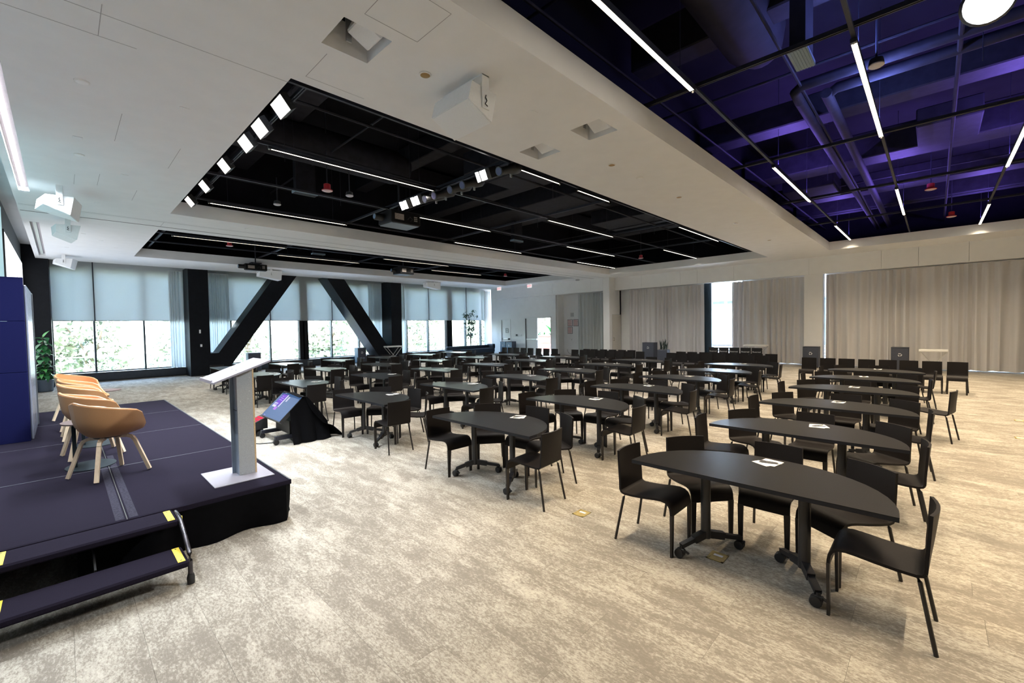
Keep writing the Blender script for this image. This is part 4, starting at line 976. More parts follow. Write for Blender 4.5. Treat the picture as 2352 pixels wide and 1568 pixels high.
# projectors
M_PROJ = mat('satin black projector case', (0.006, 0.006, 0.007), 0.5, spec=0.25)
def projector(x0, x1, y0, y1, z0, z1, label, lens='-x', back=None):
    t = thing('projector', label, 'projector', ((x0+x1)/2, (y0+y1)/2, z0), 0, 'black ceiling projectors')
    hx, hy, h = (x1-x0)/2, (y1-y0)/2, z1-z0
    MB().bbox(-hx, hx, -hy, hy, 0.02, h, 0.015).build('case', M_PROJ, t)
    MB().bbox(-hx+0.03, hx-0.03, -hy+0.03, hy-0.03, 0.0, 0.02, 0.004).build('bottom_grille', mat('blue grey projector underside', (0.16, 0.19, 0.23), 0.5), t)
    MB().lathe([(0.075, -hx-0.22), (0.085, -hx-0.20), (0.085, -hx+0.01)], 16, (0, hy*0.3, h*0.55), 'x').build('lens_barrel', M_BLACKP, t, smooth=True)
    MB().lathe([(0.06, -hx-0.226), (0.06, -hx-0.21)], 16, (0, hy*0.3, h*0.55), 'x').build('lens', mat('projector lens glass', (0.25, 0.35, 0.5), 0.08), t)
    pn = MB().box(-hx*0.75, -hx*0.15, -hy-0.004, -hy+0.002, h*0.30, h*0.75).build('label_plate', mat('worn silver label', (0.35, 0.31, 0.28), 0.5, var=0.4, scale=60), t)
    for k in range(9): MB().box(hx*0.55+0.035*(k % 3), hx*0.55+0.022+0.035*(k % 3), -hy-0.005, -hy+0.002, h*0.35+0.045*(k//3), h*0.35+0.045*(k//3)+0.026).build('socket', mat('pale socket', (0.5, 0.48, 0.46), 0.5), t)
    MB().tube([(hx*0.1, -hy-0.01, h*0.4), (hx*0.2, -hy-0.05, h*0.6), (hx*0.4, -hy-0.03, h*0.45), (hx*0.3, -hy-0.01, h*0.3)], 0.008, 6).build('lead', M_BLACKP, t)
    MB().tube([(0, 0, h), (0, 0, 6.9-z0)], 0.025, 8).build('drop_pole', M_STEEL, t)
    mb = MB(); mb.bbox(-0.2, 0.2, -0.15, 0.15, h+0.03, h+0.06, 0.005); mb.box(-0.16, -0.12, -0.12, -0.08, h, h+0.04); mb.box(0.12, 0.16, 0.08, 0.12, h, h+0.04); mb.build('mount_cage', M_STEEL, t)
    return t
projector(5.66, 6.50, 9.50, 10.12, 4.50, 4.82, 'large black projector hanging in the centre ceiling opening')
projector(5.28, 6.10, 20.15, 20.70-0.35, 4.41, 4.68, 'black projector hanging in the window side opening before the first brace')
projector(10.80, 11.52, 17.45, 18.10, 4.40, 4.74, 'black projector with pale loose wires in the window side opening')

# ceiling loudspeakers, strobes, domes, diffusers
M_SPK = mat('white loudspeaker cabinet', (0.88, 0.90, 0.91), 0.5, var=0.02)
def horn(loc, rz, prof, depth, label):
    t = thing('ceiling_loudspeaker', label, 'loudspeaker', loc, rz, 'white ceiling hung loudspeakers')
    mb = MB(); mb.prism_y(prof, 0, depth); b = mb.build('cabinet', M_SPK, t)
    (ax, az), (bx, bz) = prof[1], prof[2]; nx, nz = -(bz-az), (bx-ax); ln = math.hypot(nx, nz); nx, nz = -abs(nx/ln) if ax < bx else nx/ln, -abs(nz/ln)
    mb = MB(); q = [(ax+(bx-ax)*u+nx*k, y, az+(bz-az)*u+nz*k) for k in (0, 0.008) for y in (0.012, depth-0.012) for u in (0.02, 0.98)]
    mb.add(q, [(0, 2, 3, 1), (4, 5, 7, 6), (0, 1, 5, 4), (2, 6, 7, 3), (0, 4, 6, 2), (1, 3, 7, 5)]); mb.build('grille', mat('white perforated grille', (0.84, 0.86, 0.87), 0.6, var=0.05, scale=200), t)
    mx = (prof[0][0]+prof[3][0])/2; zt = max(prof[0][1], prof[3][1])
    mb = MB(); mb.bbox(mx-0.05, mx+0.05, -0.02, -0.004, zt-0.24, -loc[2]+ZC if 0 else ZC-loc[2], 0.003); mb.bbox(mx-0.05, mx+0.05, depth+0.004, depth+0.02, zt-0.24, ZC-loc[2], 0.003); mb.box(mx-0.05, mx+0.05, -0.02, depth+0.02, ZC-loc[2]-0.012, ZC-loc[2]); mb.build('bracket', M_SPK, t)
    MB().tube([(mx, -0.022, zt-0.10), (mx-0.015, -0.03, zt-0.13), (mx+0.005, -0.03, zt-0.16), (mx-0.02, -0.03, zt-0.20), (mx+0.02, -0.022, zt-0.21)], 0.006, 6).build('cable_hook', M_BLACKP, t)
    MB().tube([(prof[0][0]-0.002, depth*0.5, prof[0][1]-0.05), (prof[0][0]-0.02, depth*0.5+0.03, prof[0][1]-0.1), (prof[0][0]-0.004, depth*0.5+0.08, prof[0][1]-0.12)], 0.006, 6).build('lead', M_BLACKP, t)
    return t
horn((3.27, 3.55, 4.25), 0, [(-0.15, 0.27), (-0.20, 0.08), (0.13, -0.08), (0.21, 0.25)], 0.66, 'large white loudspeaker under the beam between the two openings')
def hexa(loc, near, far, strap, label):     # cabinet from its near and far quadrilaterals (top left, bottom left, bottom right, top right)
    t = thing('ceiling_loudspeaker', label, 'loudspeaker', loc, 0, 'white ceiling hung loudspeakers'); L = Vector(loc)
    P = [tuple(Vector(p)-L) for p in near+far]
    MB().add(P, [(0, 1, 2, 3), (7, 6, 5, 4), (0, 4, 5, 1), (1, 5, 6, 2), (2, 6, 7, 3), (3, 7, 4, 0)]).build('cabinet', M_SPK, t)
    a, b, c, d = [Vector(P[k]) for k in (1, 5, 6, 2)]; n = (b-a).cross(d-a).normalized(); n = -n if n.z > 0 else n; ce_ = (a+b+c+d)/4
    q = [ce_+(p-ce_)*0.95 for p in (a, b, c, d)]
    MB().add([tuple(p+n*0.001) for p in q]+[tuple(p+n*0.007) for p in q], [(0, 1, 2, 3), (7, 6, 5, 4)]+[(k, (k+1) % 4, 4+(k+1) % 4, 4+k) for k in range(4)]).build('grille', MATS['white perforated grille'], t)
    x = strap-loc[0]; y = near[0][1]-loc[1]; zt = ZC-loc[2]; yb = far[0][1]-loc[1]
    mb = MB(); mb.bbox(x-0.045, x+0.045, y-0.025, y-0.006, -0.17+0.2, zt, 0.003); mb.box(x-0.045, x+0.045, y-0.02, yb, zt-0.012, zt); mb.bbox(x-0.045, x+0.045, yb+0.006, yb+0.02, 0.1, zt, 0.003); mb.build('bracket', M_SPK, t)
    MB().tube([(x, y-0.03, 0.16), (x-0.012, y-0.036, 0.13), (x+0.006, y-0.036, 0.11), (x-0.02, y-0.036, 0.08), (x+0.014, y-0.03, 0.075)], 0.006, 6).build('cable_hook', M_BLACKP, t)
hexa((0.08, 11.8, 4.25), [(-0.12, 11.55, 4.45), (-0.15, 11.55, 4.27), (0.19, 11.55, 4.12), (0.25, 11.55, 4.46)], [(-0.24, 12.15, 4.45), (-0.27, 12.15, 4.27), (0.31, 12.15, 4.11), (0.37, 12.15, 4.45)], 0.06, 'white loudspeaker over the stage, nearer than the wall track')
hexa((0.15, 14.75, 4.25), [(-0.01, 14.5, 4.45), (-0.01, 14.5, 4.28), (0.33, 14.5, 4.13), (0.40, 14.5, 4.46)], [(-0.09, 15.05, 4.45), (-0.08, 15.05, 4.25), (0.24, 15.05, 4.11), (0.33, 15.05, 4.45)], 0.19, 'white loudspeaker over the stage, just beyond the wall track')
hexa((0.17, 21.6, 4.30), [(-0.05, 21.4, 4.49), (-0.08, 21.4, 4.36), (0.29, 21.4, 4.20), (0.35, 21.4, 4.52)], [(-0.12, 21.9, 4.49), (-0.14, 21.9, 4.36), (0.41, 21.9, 4.18), (0.49, 21.9, 4.52)], 0.13, 'white loudspeaker over the plant near the corner column')
horn((6.52, 21.2, 4.36), 0, [(-0.40, 0.24), (-0.42, -0.02), (0.46, -0.17), (0.50, 0.24)], 0.45, 'white loudspeaker above the top of the first slanted brace')
horn((15.35, 21.2, 4.36), 0, [(-0.44, 0.24), (-0.46, -0.02), (0.46, -0.15), (0.50, 0.26)], 0.45, 'white loudspeaker near second black column, by the blinds')
for i, (a, b, c, d_) in enumerate(WELLS):
    t = thing('recessed_loudspeaker', 'tilted white loudspeaker in a square ceiling recess, '+['the one closest to the stage', 'beside the blue lit opening', 'beside the centre opening'][i], 'loudspeaker', ((a+b)/2, (c+d_)/2, ZC+0.10), 0, 'white loudspeakers in ceiling recesses')
    mb = MB(); mb.bbox(-0.10, 0.14, -0.15, 0.13, -0.03, 0.15, 0.01); mb.rot('Y', R(24)); mb.move(0.06, -0.02, 0.02); mb.build('cabinet', M_SPK, t)
    mb = MB(); mb.bbox(-0.09, 0.13, -0.14, 0.12, -0.038, -0.028, 0.003); mb.rot('Y', R(24)); mb.move(0.06, -0.02, 0.02); mb.build('grille', MATS['white perforated grille'], t)
    for y in (-0.175, 0.15):
        MB().bbox(-0.03, 0.03, y, y+0.012, -0.03, 0.2, 0.003).build('bracket', M_STEELB, t)
for i, (x, y, z, s) in enumerate(((4.08, 9.41, 4.88, 'centre opening, near the stage'), (4.18, 17.69, 4.88, 'window side opening, near the stage'), (18.28, 9.54, 4.88, 'far end of the centre opening'), (18.19, -0.32, 4.88, 'far end of the blue lit opening'), (14.6, 0.1, 5.0, 'middle of the blue lit opening'), (18.4, 18.3, 4.9, 'far end of the window side opening'))):
    t = thing('fire_strobe', 'red hanging fire alarm strobe, '+s, 'alarm', (x, y, z), 0, 'red fire strobes in the open ceiling')
    MB().lathe([(0.05, 0.16), (0.07, 0.15), (0.07, 0.05), (0.11, 0.03), (0.11, 0.012)], 16).build('body', M_RED, t, smooth=True)
    MB().lathe([(0.105, 0.012), (0.08, 0.0), (0.02, -0.005)], 16).build('lens_face', mat('pink white strobe face', (0.65, 0.45, 0.46), 0.4), t, smooth=True)
    MB().tube([(0, 0, 0.15), (0, 0, 2.0)], 0.012, 6).build('conduit', M_STEEL, t)
for i, (x, y, s) in enumerate(((3.55, 10.88, 'near the stage'), (4.45, 9.15, 'beside the red strobe'), (6.84, 0.53, 'in the blue lit opening'))):
    t = thing('dome_sensor', 'small hanging ceiling dome sensor '+s, 'sensor', (x, y, 4.80 if i < 2 else 4.92), 0, 'hanging dome sensors')
    MB().lathe([(0.02, 0.10), (0.065, 0.08), (0.075, 0.03), (0.07, 0.0)], 16).build('body', M_BLACKP, t, smooth=True)
    MB().lathe([(0.078, 0.012), (0.078, 0.0), (0.06, -0.012)], 16).build('ring', mat('pale sensor ring', (0.5, 0.47, 0.5), 0.3), t, smooth=True)
    MB().tube([(0, 0, 0.09), (0, 0, 0.62)], 0.012, 6).build('conduit', M_STEEL, t)
M_GRL = mat('blue grey air grille', (0.20, 0.28, 0.35), 0.5)
for i, (x, y, s) in enumerate(((4.05, 10.55, 'near the stage in the centre opening'), (6.33, 1.19, 'in the blue lit opening'), (11.9, 11.2, 'past the projector in the centre opening'), (7.6, 18.6, 'in the window side opening'))):
    t = thing('air_grille', 'pale blue air grille '+s, 'vent', (x, y, 5.06), 0, 'air grilles in the open ceiling')
    MB().bbox(-0.26, 0.26, -0.10, 0.10, 0, 0.06, 0.006).build('grille_frame', M_GRL, t)
    MB().box(-0.22, 0.22, -0.08, 0.08, 0.06, 1.3).build('duct_box', M_DUCT, t)
    for k in range(6): MB().box(-0.25, 0.25, -0.085+k*0.03, -0.075+k*0.03, -0.006, 0.002).build('slat', M_STEEL if i != 1 else M_GRL, t)
for i, (x, y, g) in enumerate(((0.25, 6.67, 0), (0.28, 9.40, 0), (2.83, 3.98, 1), (6.64, 3.99, 1), (7.61, 3.98, 0), (9.37, 3.99, 1), (12.96, 3.94, 1), (16.48, 3.98, 1), (3.55, 13.2, 0), (6.9, 21.8, 0), (13.0, 21.8, 0))):
    t = thing('ceiling_sensor', '%s round ceiling disc, %s' % ('brass' if g else 'white', ['over the stage chairs', 'over the far stage end', 'before the large loudspeaker', 'first past the recessed loudspeakers', 'second past the recessed loudspeakers', 'third past the recessed loudspeakers', 'fourth past the recessed loudspeakers', 'close to the curtain wall', 'by the wall track', 'above the first brace', 'before the second brace'][i]), 'sensor', (x, y, ZC), 0, 'round discs in the white soffit')
    MB().lathe([(0.066, 0.0), (0.066, -0.006), (0.052, -0.012)], 20).build('ring', M_WHITEP, t, smooth=True)
    MB().lathe([(0.052, -0.012), (0.03, -0.016)], 20).build('centre', mat('brass disc', (0.35, 0.22, 0.08), 0.4, metal=0.5) if g else M_SPK, t, smooth=True)
# recessed slot lights over the stage
for i, (a, b, c, d_, on) in enumerate(((*SLOT1, 1), (*SLOT2, 0))):
    t = thing('slot_light', ['lit white slot light in the soffit over the stage', 'unlit slot light in the soffit beyond the wall track'][i], 'light', ((a+b)/2, (c+d_)/2, ZC+0.05), 0, 'slot lights over the stage')
    h = (d_-c)/2-0.03; w = (b-a)/2
    MB().box(-w*0.45, w*0.30, -h, h, 0.0, 0.03).build('lit_bar', emit_mat('slot light white', (1.0, 0.97, 1.0), 2.2) if on else mat('unlit slot diffuser', (0.55, 0.6, 0.56), 0.6), t)
    MB().box(-w+0.003, w-0.003, -h, h, 0.03, 0.06).build('housing', mat('mauve slot housing', (0.40, 0.36, 0.38), 0.6), t)
    if on:
        l = lamp('slot_glow', 'AREA', ((a+b)/2, (c+d_)/2, ZC+0.03), 320, (0.88, 0.94, 1.0), rot=(0, 0, 0), shape='RECTANGLE', size=0.06, size_y=d_-c-0.1)
# ------------------------------------------------------------------ bins, plants, notices, floor boxes
M_BIN = mat('dark slate bin panel', (0.045, 0.052, 0.075), 0.5, var=0.08, scale=30)
M_BIN2 = mat('blue grey bin panel', (0.14, 0.22, 0.30), 0.45, var=0.06)
M_MARK = mat('white bin mark', (0.75, 0.76, 0.76), 0.6)
M_DARK = mat('black opening', (0.004, 0.004, 0.004), 0.9)
def bin_(x, y, w, d, h, face, label, cat_m=None, side_m=None, mark=True):
    t = thing('recycling_bin', label, 'bin', (x, y, 0), face, 'recycling bins along the walls')    # local -y is the front
    MB().bbox(-w/2, w/2, -d/2, d/2, 0.03, h, 0.006).build('cabinet', side_m or M_BIN, t)
    MB().bbox(-w/2+0.015, w/2-0.015, -d/2-0.014, -d/2, 0.05, h-0.02, 0.004).build('front_door', cat_m or M_BIN, t)
    MB().bbox(-w/2-0.004, w/2+0.004, -d/2-0.01, d/2+0.004, h, h+0.018, 0.004).build('lid', M_BIN, t)
    MB().box(-w/2+0.02, w/2-0.02, -d/2+0.02, d/2-0.02, 0.0, 0.03).build('plinth', M_BLACKP, t)
    if mark:
        mk = MB()
        for k in range(3):
            a = 2*math.pi*k/3+math.pi/2
            p = [(0.048*math.cos(a+q), 0.048*math.sin(a+q)) for q in (-0.75, -0.4, 0.0, 0.4)]
            for (x0, z0), (x1, z1) in zip(p, p[1:]): mk.beam((x0, -d/2-0.016, h-0.26+z0), (x1, -d/2-0.016, h-0.26+z1), 0.003, 0.022)
            q = 0.62; cx, cz = 0.048*math.cos(a+q), 0.048*math.sin(a+q)
            tx, tz = -math.sin(a+q), math.cos(a+q); nx, nz = math.cos(a+q), math.sin(a+q)
            A = (cx+tx*0.022, cz+tz*0.022); B = (cx-tx*0.012+nx*0.024, cz-tz*0.012+nz*0.024); C = (cx-tx*0.012-nx*0.024, cz-tz*0.012-nz*0.024)
            mk.add([(px, yy, h-0.26+pz) for yy in (-d/2-0.0175, -d/2-0.0145) for px, pz in (A, B, C)], [(0, 1, 2), (5, 4, 3), (0, 3, 4, 1), (1, 4, 5, 2), (2, 5, 3, 0)])
        mk.build('recycling_arrows', M_MARK, t)
bin_(21.75, 3.68, 0.55, 0.40, 0.85, R(-90), 'dark recycling bin standing in front of the white pier')
bin_(21.9, 0.92, 0.50, 0.40, 0.87, R(-90), 'dark recycling bin in front of the long curtain beside the white tray table')
bin_(21.9, 10.95, 0.66, 0.42, 0.93, R(-90), 'dark recycling bin beside the spiky potted plant')
bin_(21.70, 21.75, 0.52, 0.42, 0.87, R(-90), 'blue grey bin at the white wall, nearer the windows', M_BIN2, M_BIN2)
bin_(21.70, 21.15, 0.60, 0.42, 0.885, R(-90), 'blue grey bin at the white wall, nearer the double doors', M_BIN2)
bin_(6.42, 23.7, 0.55, 0.40, 0.86, R(0), 'bin standing under the window beside the first slanted brace', M_BIN, M_BIN2, False)
bin_(11.80, 23.50, 0.50, 0.40, 0.86, R(0), 'bin with white arrows under the window beside the second slanted brace', M_BIN, M_BIN2)

# folding tray tables
M_TRAY = mat('white tray table', (0.72, 0.71, 0.69), 0.4, var=0.02); M_TFR = mat('pale tray frame', (0.55, 0.54, 0.52), 0.4, metal=0.3)
def tray(x, y, h, rz, w, label):
    t = thing('tray_table', label, 'tray table', (x, y, 0), rz, 'white folding tray tables')
    MB().bbox(-w/2, w/2, -0.24, 0.24, h-0.075, h, 0.012).build('tray', M_TRAY, t)
    for yy in (-0.20, 0.20):
        MB().beam((-w/2+0.03, yy, h-0.075), (w*0.26, yy, 0.0), 0.018, 0.022).build('leg', M_TFR, t); MB().beam((w/2-0.03, yy+0.02, h-0.075), (-w*0.26, yy+0.02, 0.0), 0.018, 0.022).build('leg', M_TFR, t)
    MB().beam((w*0.1, -0.2, h*0.28), (w*0.1, 0.2, h*0.28), 0.015, 0.015).build('cross_bar', M_TFR, t)
tray(13.35, 22.55, 0.93, R(-5), 0.98, 'white folding tray table in front of the second black column')
tray(21.55, 0.02, 0.84, R(90), 0.76, 'white folding tray table in front of the long curtain')
tray(22.0, 5.85, 0.90, R(90), 0.95, 'white folding tray table behind the reserved chairs')

# plants
M_LEAF = mat('glossy dark green leaf', (0.025, 0.15, 0.045), 0.3, var=0.35, scale=9, spec=0.6)
M_LEAF2 = mat('bright green leaf', (0.06, 0.26, 0.06), 0.35, var=0.3, scale=9, spec=0.5)
M_STEM = mat('brown plant stem', (0.10, 0.07, 0.04), 0.8, var=0.2)
M_POT = mat('blue grey ribbed pot', (0.075, 0.10, 0.135), 0.5, var=0.1)
M_SOIL = mat('dark potting soil', (0.02, 0.015, 0.01), 0.95, var=0.4, scale=80)
def leaf_rows(L, wd, bend):
    rows = []
    for i in range(7):
        u = i/6; w = wd*math.sin(math.pi*min(1, 0.06+0.94*u))**0.75*(1.0 if u < 0.6 else 1.0-0.35*(u-0.6)/0.4); w = max(w, 0.002)
        rows.append([(x*w, L*u*math.cos(bend*u), -L*u*math.sin(bend*u)*0.7+abs(x)*w*0.25) for x in (-1, -0.5, 0, 0.5, 1)])
    return rows
def leaf(name, m, parent, p, yaw, pitch, L, wd, bend, th=0.0015):
    mb = MB(); mb.sheet(leaf_rows(L, wd, bend), th); mb.rot('X', pitch); mb.rot('Z', yaw); mb.move(*p)
    return mb.build(name, m, parent, smooth=True)
fg = thing('fiddle_leaf_fig', 'tall green leafy potted plant in a blue grey pot beside the corner column', 'plant', (-0.46, 21.45, 0))
MB().lathe([(0.17, 0.0), (0.20, 0.03), (0.22, 0.40), (0.205, 0.41), (0.20, 0.36)], 24).build('pot', M_POT, fg, smooth=True)
MB().lathe([(0.20, 0.34), (0.10, 0.365)], 16).build('soil', M_SOIL, fg)
MB().tube([(0, 0, 0.35), (0.02, 0.01, 0.9), (-0.02, -0.01, 1.5), (0.01, 0.0, 1.86)], 0.015, 8, 0.008).build('stem', M_STEM, fg, smooth=True)
rr = random.Random(2)
for k in range(34):
    z = 0.75+1.05*k/33; a = k*2.4; leaf('leaf', M_LEAF, fg, (0, 0, z), a, R(rr.uniform(-25, 40)), rr.uniform(0.24, 0.36), rr.uniform(0.075, 0.11), rr.uniform(0.4, 1.3))
leaf('leaf', M_LEAF2, fg, (0.01, 0, 1.82), R(-60), R(62), 0.30, 0.07, 0.3)
for k in range(30):
    a = k*2.4; leaf('leaf', M_LEAF2 if k % 2 else M_LEAF, fg, (0.05*math.cos(a), 0.05*math.sin(a), 0.38+0.012*k), a, R(rr.uniform(15, 60)), rr.uniform(0.28, 0.46), rr.uniform(0.05, 0.08), rr.uniform(0.6, 1.5))

ol = thing('indoor_tree', 'slender potted olive like tree before the far windows', 'plant', (20.15, 23.62, 0))
MB().lathe([(0.20, 0.0), (0.24, 0.03), (0.26, 0.42), (0.24, 0.43), (0.23, 0.38)], 20).build('pot', M_POT, ol, smooth=True)
MB().lathe([(0.23, 0.37), (0.1, 0.39)], 14).build('soil', M_SOIL, ol)
M_BARK = mat('pale grey tree bark', (0.38, 0.35, 0.31), 0.8, var=0.25, scale=25)
rr = random.Random(4); tips = []
for k in range(4):
    a = k*1.7; b = [(0.02*math.cos(a), 0.02*math.sin(a), 0.38)]; x = y = 0
    for s in range(5):
        x += rr.uniform(-0.03, 0.05)*math.cos(a)+rr.uniform(-0.03, 0.03)+0.05*math.cos(a)*s*0.4; y += 0.03*math.sin(a)*s+rr.uniform(-0.03, 0.03); b.append((x, y, 0.38+0.46*(s+1)))
    MB().tube(b, 0.022, 7, 0.006).build('trunk', M_BARK, ol, smooth=True)
    for p in b[2:]:
        for q in range(3):
            d = Vector((rr.uniform(-1, 1), rr.uniform(-1, 1), rr.uniform(0.0, 0.7))).normalized()*rr.uniform(0.25, 0.5); e = Vector(p)+d
            MB().tube([p, tuple(Vector(p)+d*0.5+Vector((0, 0, 0.03))), tuple(e)], 0.006, 5, 0.003).build('branch', M_BARK, ol); tips.append((Vector(p), e))
leaf_m = mat('dusty green olive leaf', (0.045, 0.13, 0.075), 0.5, var=0.4, scale=12)
lme = MB().sheet(leaf_rows(0.13, 0.024, 0.5), 0.001).mesh('leaf', leaf_m, True)
for k in range(290):
    p, e = tips[k % len(tips)]; u = rr.uniform(0.25, 1.05); o = bpy.data.objects.new('leaf', lme); COL.objects.link(o); o.parent = ol
    q = p+(e-p)*u+Vector((rr.uniform(-0.10, 0.10), rr.uniform(-0.10, 0.10), rr.uniform(-0.10, 0.08))); o.location = q; o.rotation_euler = (R(rr.uniform(-70, 60)), R(rr.uniform(-30, 30)), rr.uniform(0, 6.28)); s = rr.uniform(1.2, 2.0); o.scale = (s, s, s)
sp = thing('spiky_plant', 'dark spiky snake plant in a tall dark planter beside the bin', 'plant', (21.2, 9.86, 0))
MB().bbox(-0.16, 0.16, -0.26, 0.26, 0.0, 0.62, 0.01).build('planter', M_BIN, sp); MB().box(-0.14, 0.14, -0.24, 0.24, 0.60, 0.625).build('soil', M_SOIL, sp)
M_SPIKE = mat('very dark green blade', (0.008, 0.022, 0.014), 0.45, var=0.3, scale=20)
for k in range(22):
    a = rr.uniform(0, 6.28); leaf('leaf', M_SPIKE, sp, (rr.uniform(-0.1, 0.1), rr.uniform(-0.2, 0.2), 0.6), a, R(rr.uniform(72, 88)), rr.uniform(0.36, 0.62), 0.026, 0.12)

# bench by the far windows
be = thing('upholstered_bench', 'long dark blue upholstered bench under the far windows', 'bench', (19.0, 21.9, 0))
be.location = (19.6, 22.85, 0)
M_BEN = mat('dark blue bench fabric', (0.018, 0.030, 0.048), 0.75, var=0.15, scale=120, bump=0.1)
MB().bbox(-2.0, 1.9, -0.30, 0.30, 0.16, 0.44, 0.03).build('seat', M_BEN, be); MB().bbox(-2.0, 1.9, 0.14, 0.34, 0.44, 0.66, 0.03).build('backrest', M_BEN, be); MB().bbox(1.70, 1.95, -0.30, 0.34, 0.40, 0.72, 0.04).build('arm_cushion', M_BEN, be)
MB().box(-1.95, 1.85, -0.27, 0.27, 0.0, 0.16).build('plinth', M_BLACKP, be)

# notices, plates, exit signs
for i, (y, z) in enumerate(((16.98, 2.10), (16.52, 2.10), (16.98, 1.62))):
    t = thing('framed_notice', 'black framed white notice with red print, '+['upper one by the window side', 'upper one by the curtain', 'lower one'][i], 'notice', (22.95, y, z), R(-90), 'red printed notices in the recess')
    MB().bbox(-0.20, 0.20, -0.012, 0.0, -0.22, 0.22, 0.003).build('frame', M_BLACKP, t); MB().box(-0.178, 0.178, -0.015, -0.011, -0.198, 0.198).build('sheet', mat('white notice sheet', (0.72, 0.66, 0.65), 0.6), t)
    M_RP = mat('red notice print', (0.55, 0.10, 0.10), 0.6)
    mb = MB()
    for k in range(11):
        rr2 = random.Random(i*20+k); w = rr2.uniform(0.10, 0.165) if k else 0.12
        x = -0.16
        while x < w-0.02:
            l = rr2.uniform(0.02, 0.06); mb.box(x, min(x+l, w), -0.0165, -0.0145, 0.165-k*0.033-0.008, 0.165-k*0.033+(0.010 if k == 0 else 0.006)); x += l+0.012
    tag(mb.build('print', M_RP, t), kind='stuff')
def plate(x, y, z, w, h, face, m, label, name='wall_plate', cat_='plate'):
    t = thing(name, label, cat_, (x, y, z), face)
    MB().bbox(-w/2, w/2, -0.014, 0.0, -h/2, h/2, 0.003).build('cover', m, t); MB().bbox(-w*0.22, w*0.22, -0.019, -0.012, -h*0.25, h*0.25, 0.002).build('rocker', mat('plate insert grey', (0.5, 0.5, 0.5), 0.5) if m is not M_BLACKP else M_STEEL, t)
plate(XR, 21.05, 1.32, 0.17, 0.13, R(-90), M_BLACKP, 'small black card reader panel between the white doors', 'card_reader', 'panel')
plate(XR, 20.62, 1.31, 0.08, 0.13, R(-90), M_WHITEP, 'white light switch beside the white double doors', 'light_switch', 'switch')
plate(22.95, 16.80, 2.62, 0.26, 0.26, R(-90), mat('pale grey wall box', (0.55, 0.56, 0.55), 0.5), 'square pale wall speaker above the red notices', 'wall_speaker', 'speaker')
plate(22.95, 16.85, 1.02, 0.08, 0.13, R(-90), M_WHITEP, 'white switch plate below the red notices', 'light_switch', 'switch')
for k, y in enumerate((17.2, 16.9)): plate(22.95, y, 0.35, 0.12, 0.08, R(-90), M_WHITEP, 'white wall socket in the recess, '+['with the dangling lead', 'nearer the curtain'][k], 'wall_socket', 'socket')
tag(MB().tube([(22.93, 17.2, 0.33), (22.85, 17.15, 0.30), (22.8, 17.0, 0.15), (22.8, 16.6, 0.012), (22.8, 16.0, 0.01)], 0.008, 6).build('power_lead', M_BLACKP), 'thin black lead hanging from the recess wall socket', 'lead')
M_EXIT = emit_mat('exit sign white', (1.0, 0.95, 0.95), 0.6); M_EXR = emit_mat('exit sign red', (0.85, 0.05, 0.12), 0.9)
for i, (x, y, z) in enumerate(((20.7, 21.20, 4.50), (20.9, 18.62, 4.50))):
    t = thing('exit_sign', 'white exit sign with red letters hanging from soffit, '+['nearer the windows', 'in line with the double doors'][i], 'sign', (x, y, z), R(-90), 'exit signs')
    MB().bbox(-0.19, 0.19, -0.02, 0.02, -0.12, 0.11, 0.004).build('panel', M_EXIT, t); MB().box(-0.06, 0.06, -0.02, 0.02, 0.10, 0.14).build('mount', M_WHITEP, t)
    text_part('lettering', 'EXIT', 0.17, M_EXR, t, (0, -0.0215, -0.01), (R(90), 0, 0), 0.001)
t = thing('soffit_camera', 'small pale camera dome on the soffit near the recess', 'camera', (21.2, 15.1, 4.6), 0)
MB().bbox(-0.06, 0.06, -0.12, 0.12, -0.06, 0.04, 0.02).build('body', mat('pale grey camera', (0.5, 0.5, 0.5), 0.4), t)

# floor boxes
M_BRASS = mat('brass floor box frame', (0.34, 0.25, 0.08), 0.45, metal=0.4, var=0.15)
for i, (x, y, s, m) in enumerate(((3.65, 1.25, 'under the nearest table, with a pale slot cover', M_BRASS), (3.60, 2.55, 'beside the chair legs between first two near tables', M_BRASS), (5.35, 0.62, 'under the second table from the stage, away from windows', M_BRASS), (4.9, -1.15, 'on the open carpet, closest to the camera', M_BRASS), (7.3, -0.95, 'on the open carpet, second from the camera', M_BRASS), (10.5, -1.0, 'on the open carpet, third from the camera', M_BRASS), (12.3, -1.15, 'on the open carpet, farthest from the camera', M_BRASS))):
    t = thing('floor_box', 'brass framed floor socket box '+s, 'floor box', (x, y, 0), 0, 'brass floor boxes')
    mb = MB()
    for a in ((-0.075, 0.075, -0.065, -0.048), (-0.075, 0.075, 0.048, 0.065), (-0.075, -0.06, -0.065, 0.065), (0.06, 0.075, -0.065, 0.065)): mb.box(*a, 0.0, 0.004)
    mb.build('frame', M_BRASS, t)
    MB().box(-0.06, 0.06, -0.048, 0.048, 0.0, 0.003).build('carpet_lid', M_BRASS if i == 0 or i == 1 else mat('beige lid', (0.55, 0.45, 0.28), 0.8), t)
    MB().box(0.005, 0.035, -0.035, 0.035, 0.003, 0.0045).build('slot_cover', mat('pale slot cover', (0.6, 0.6, 0.62), 0.5), t)

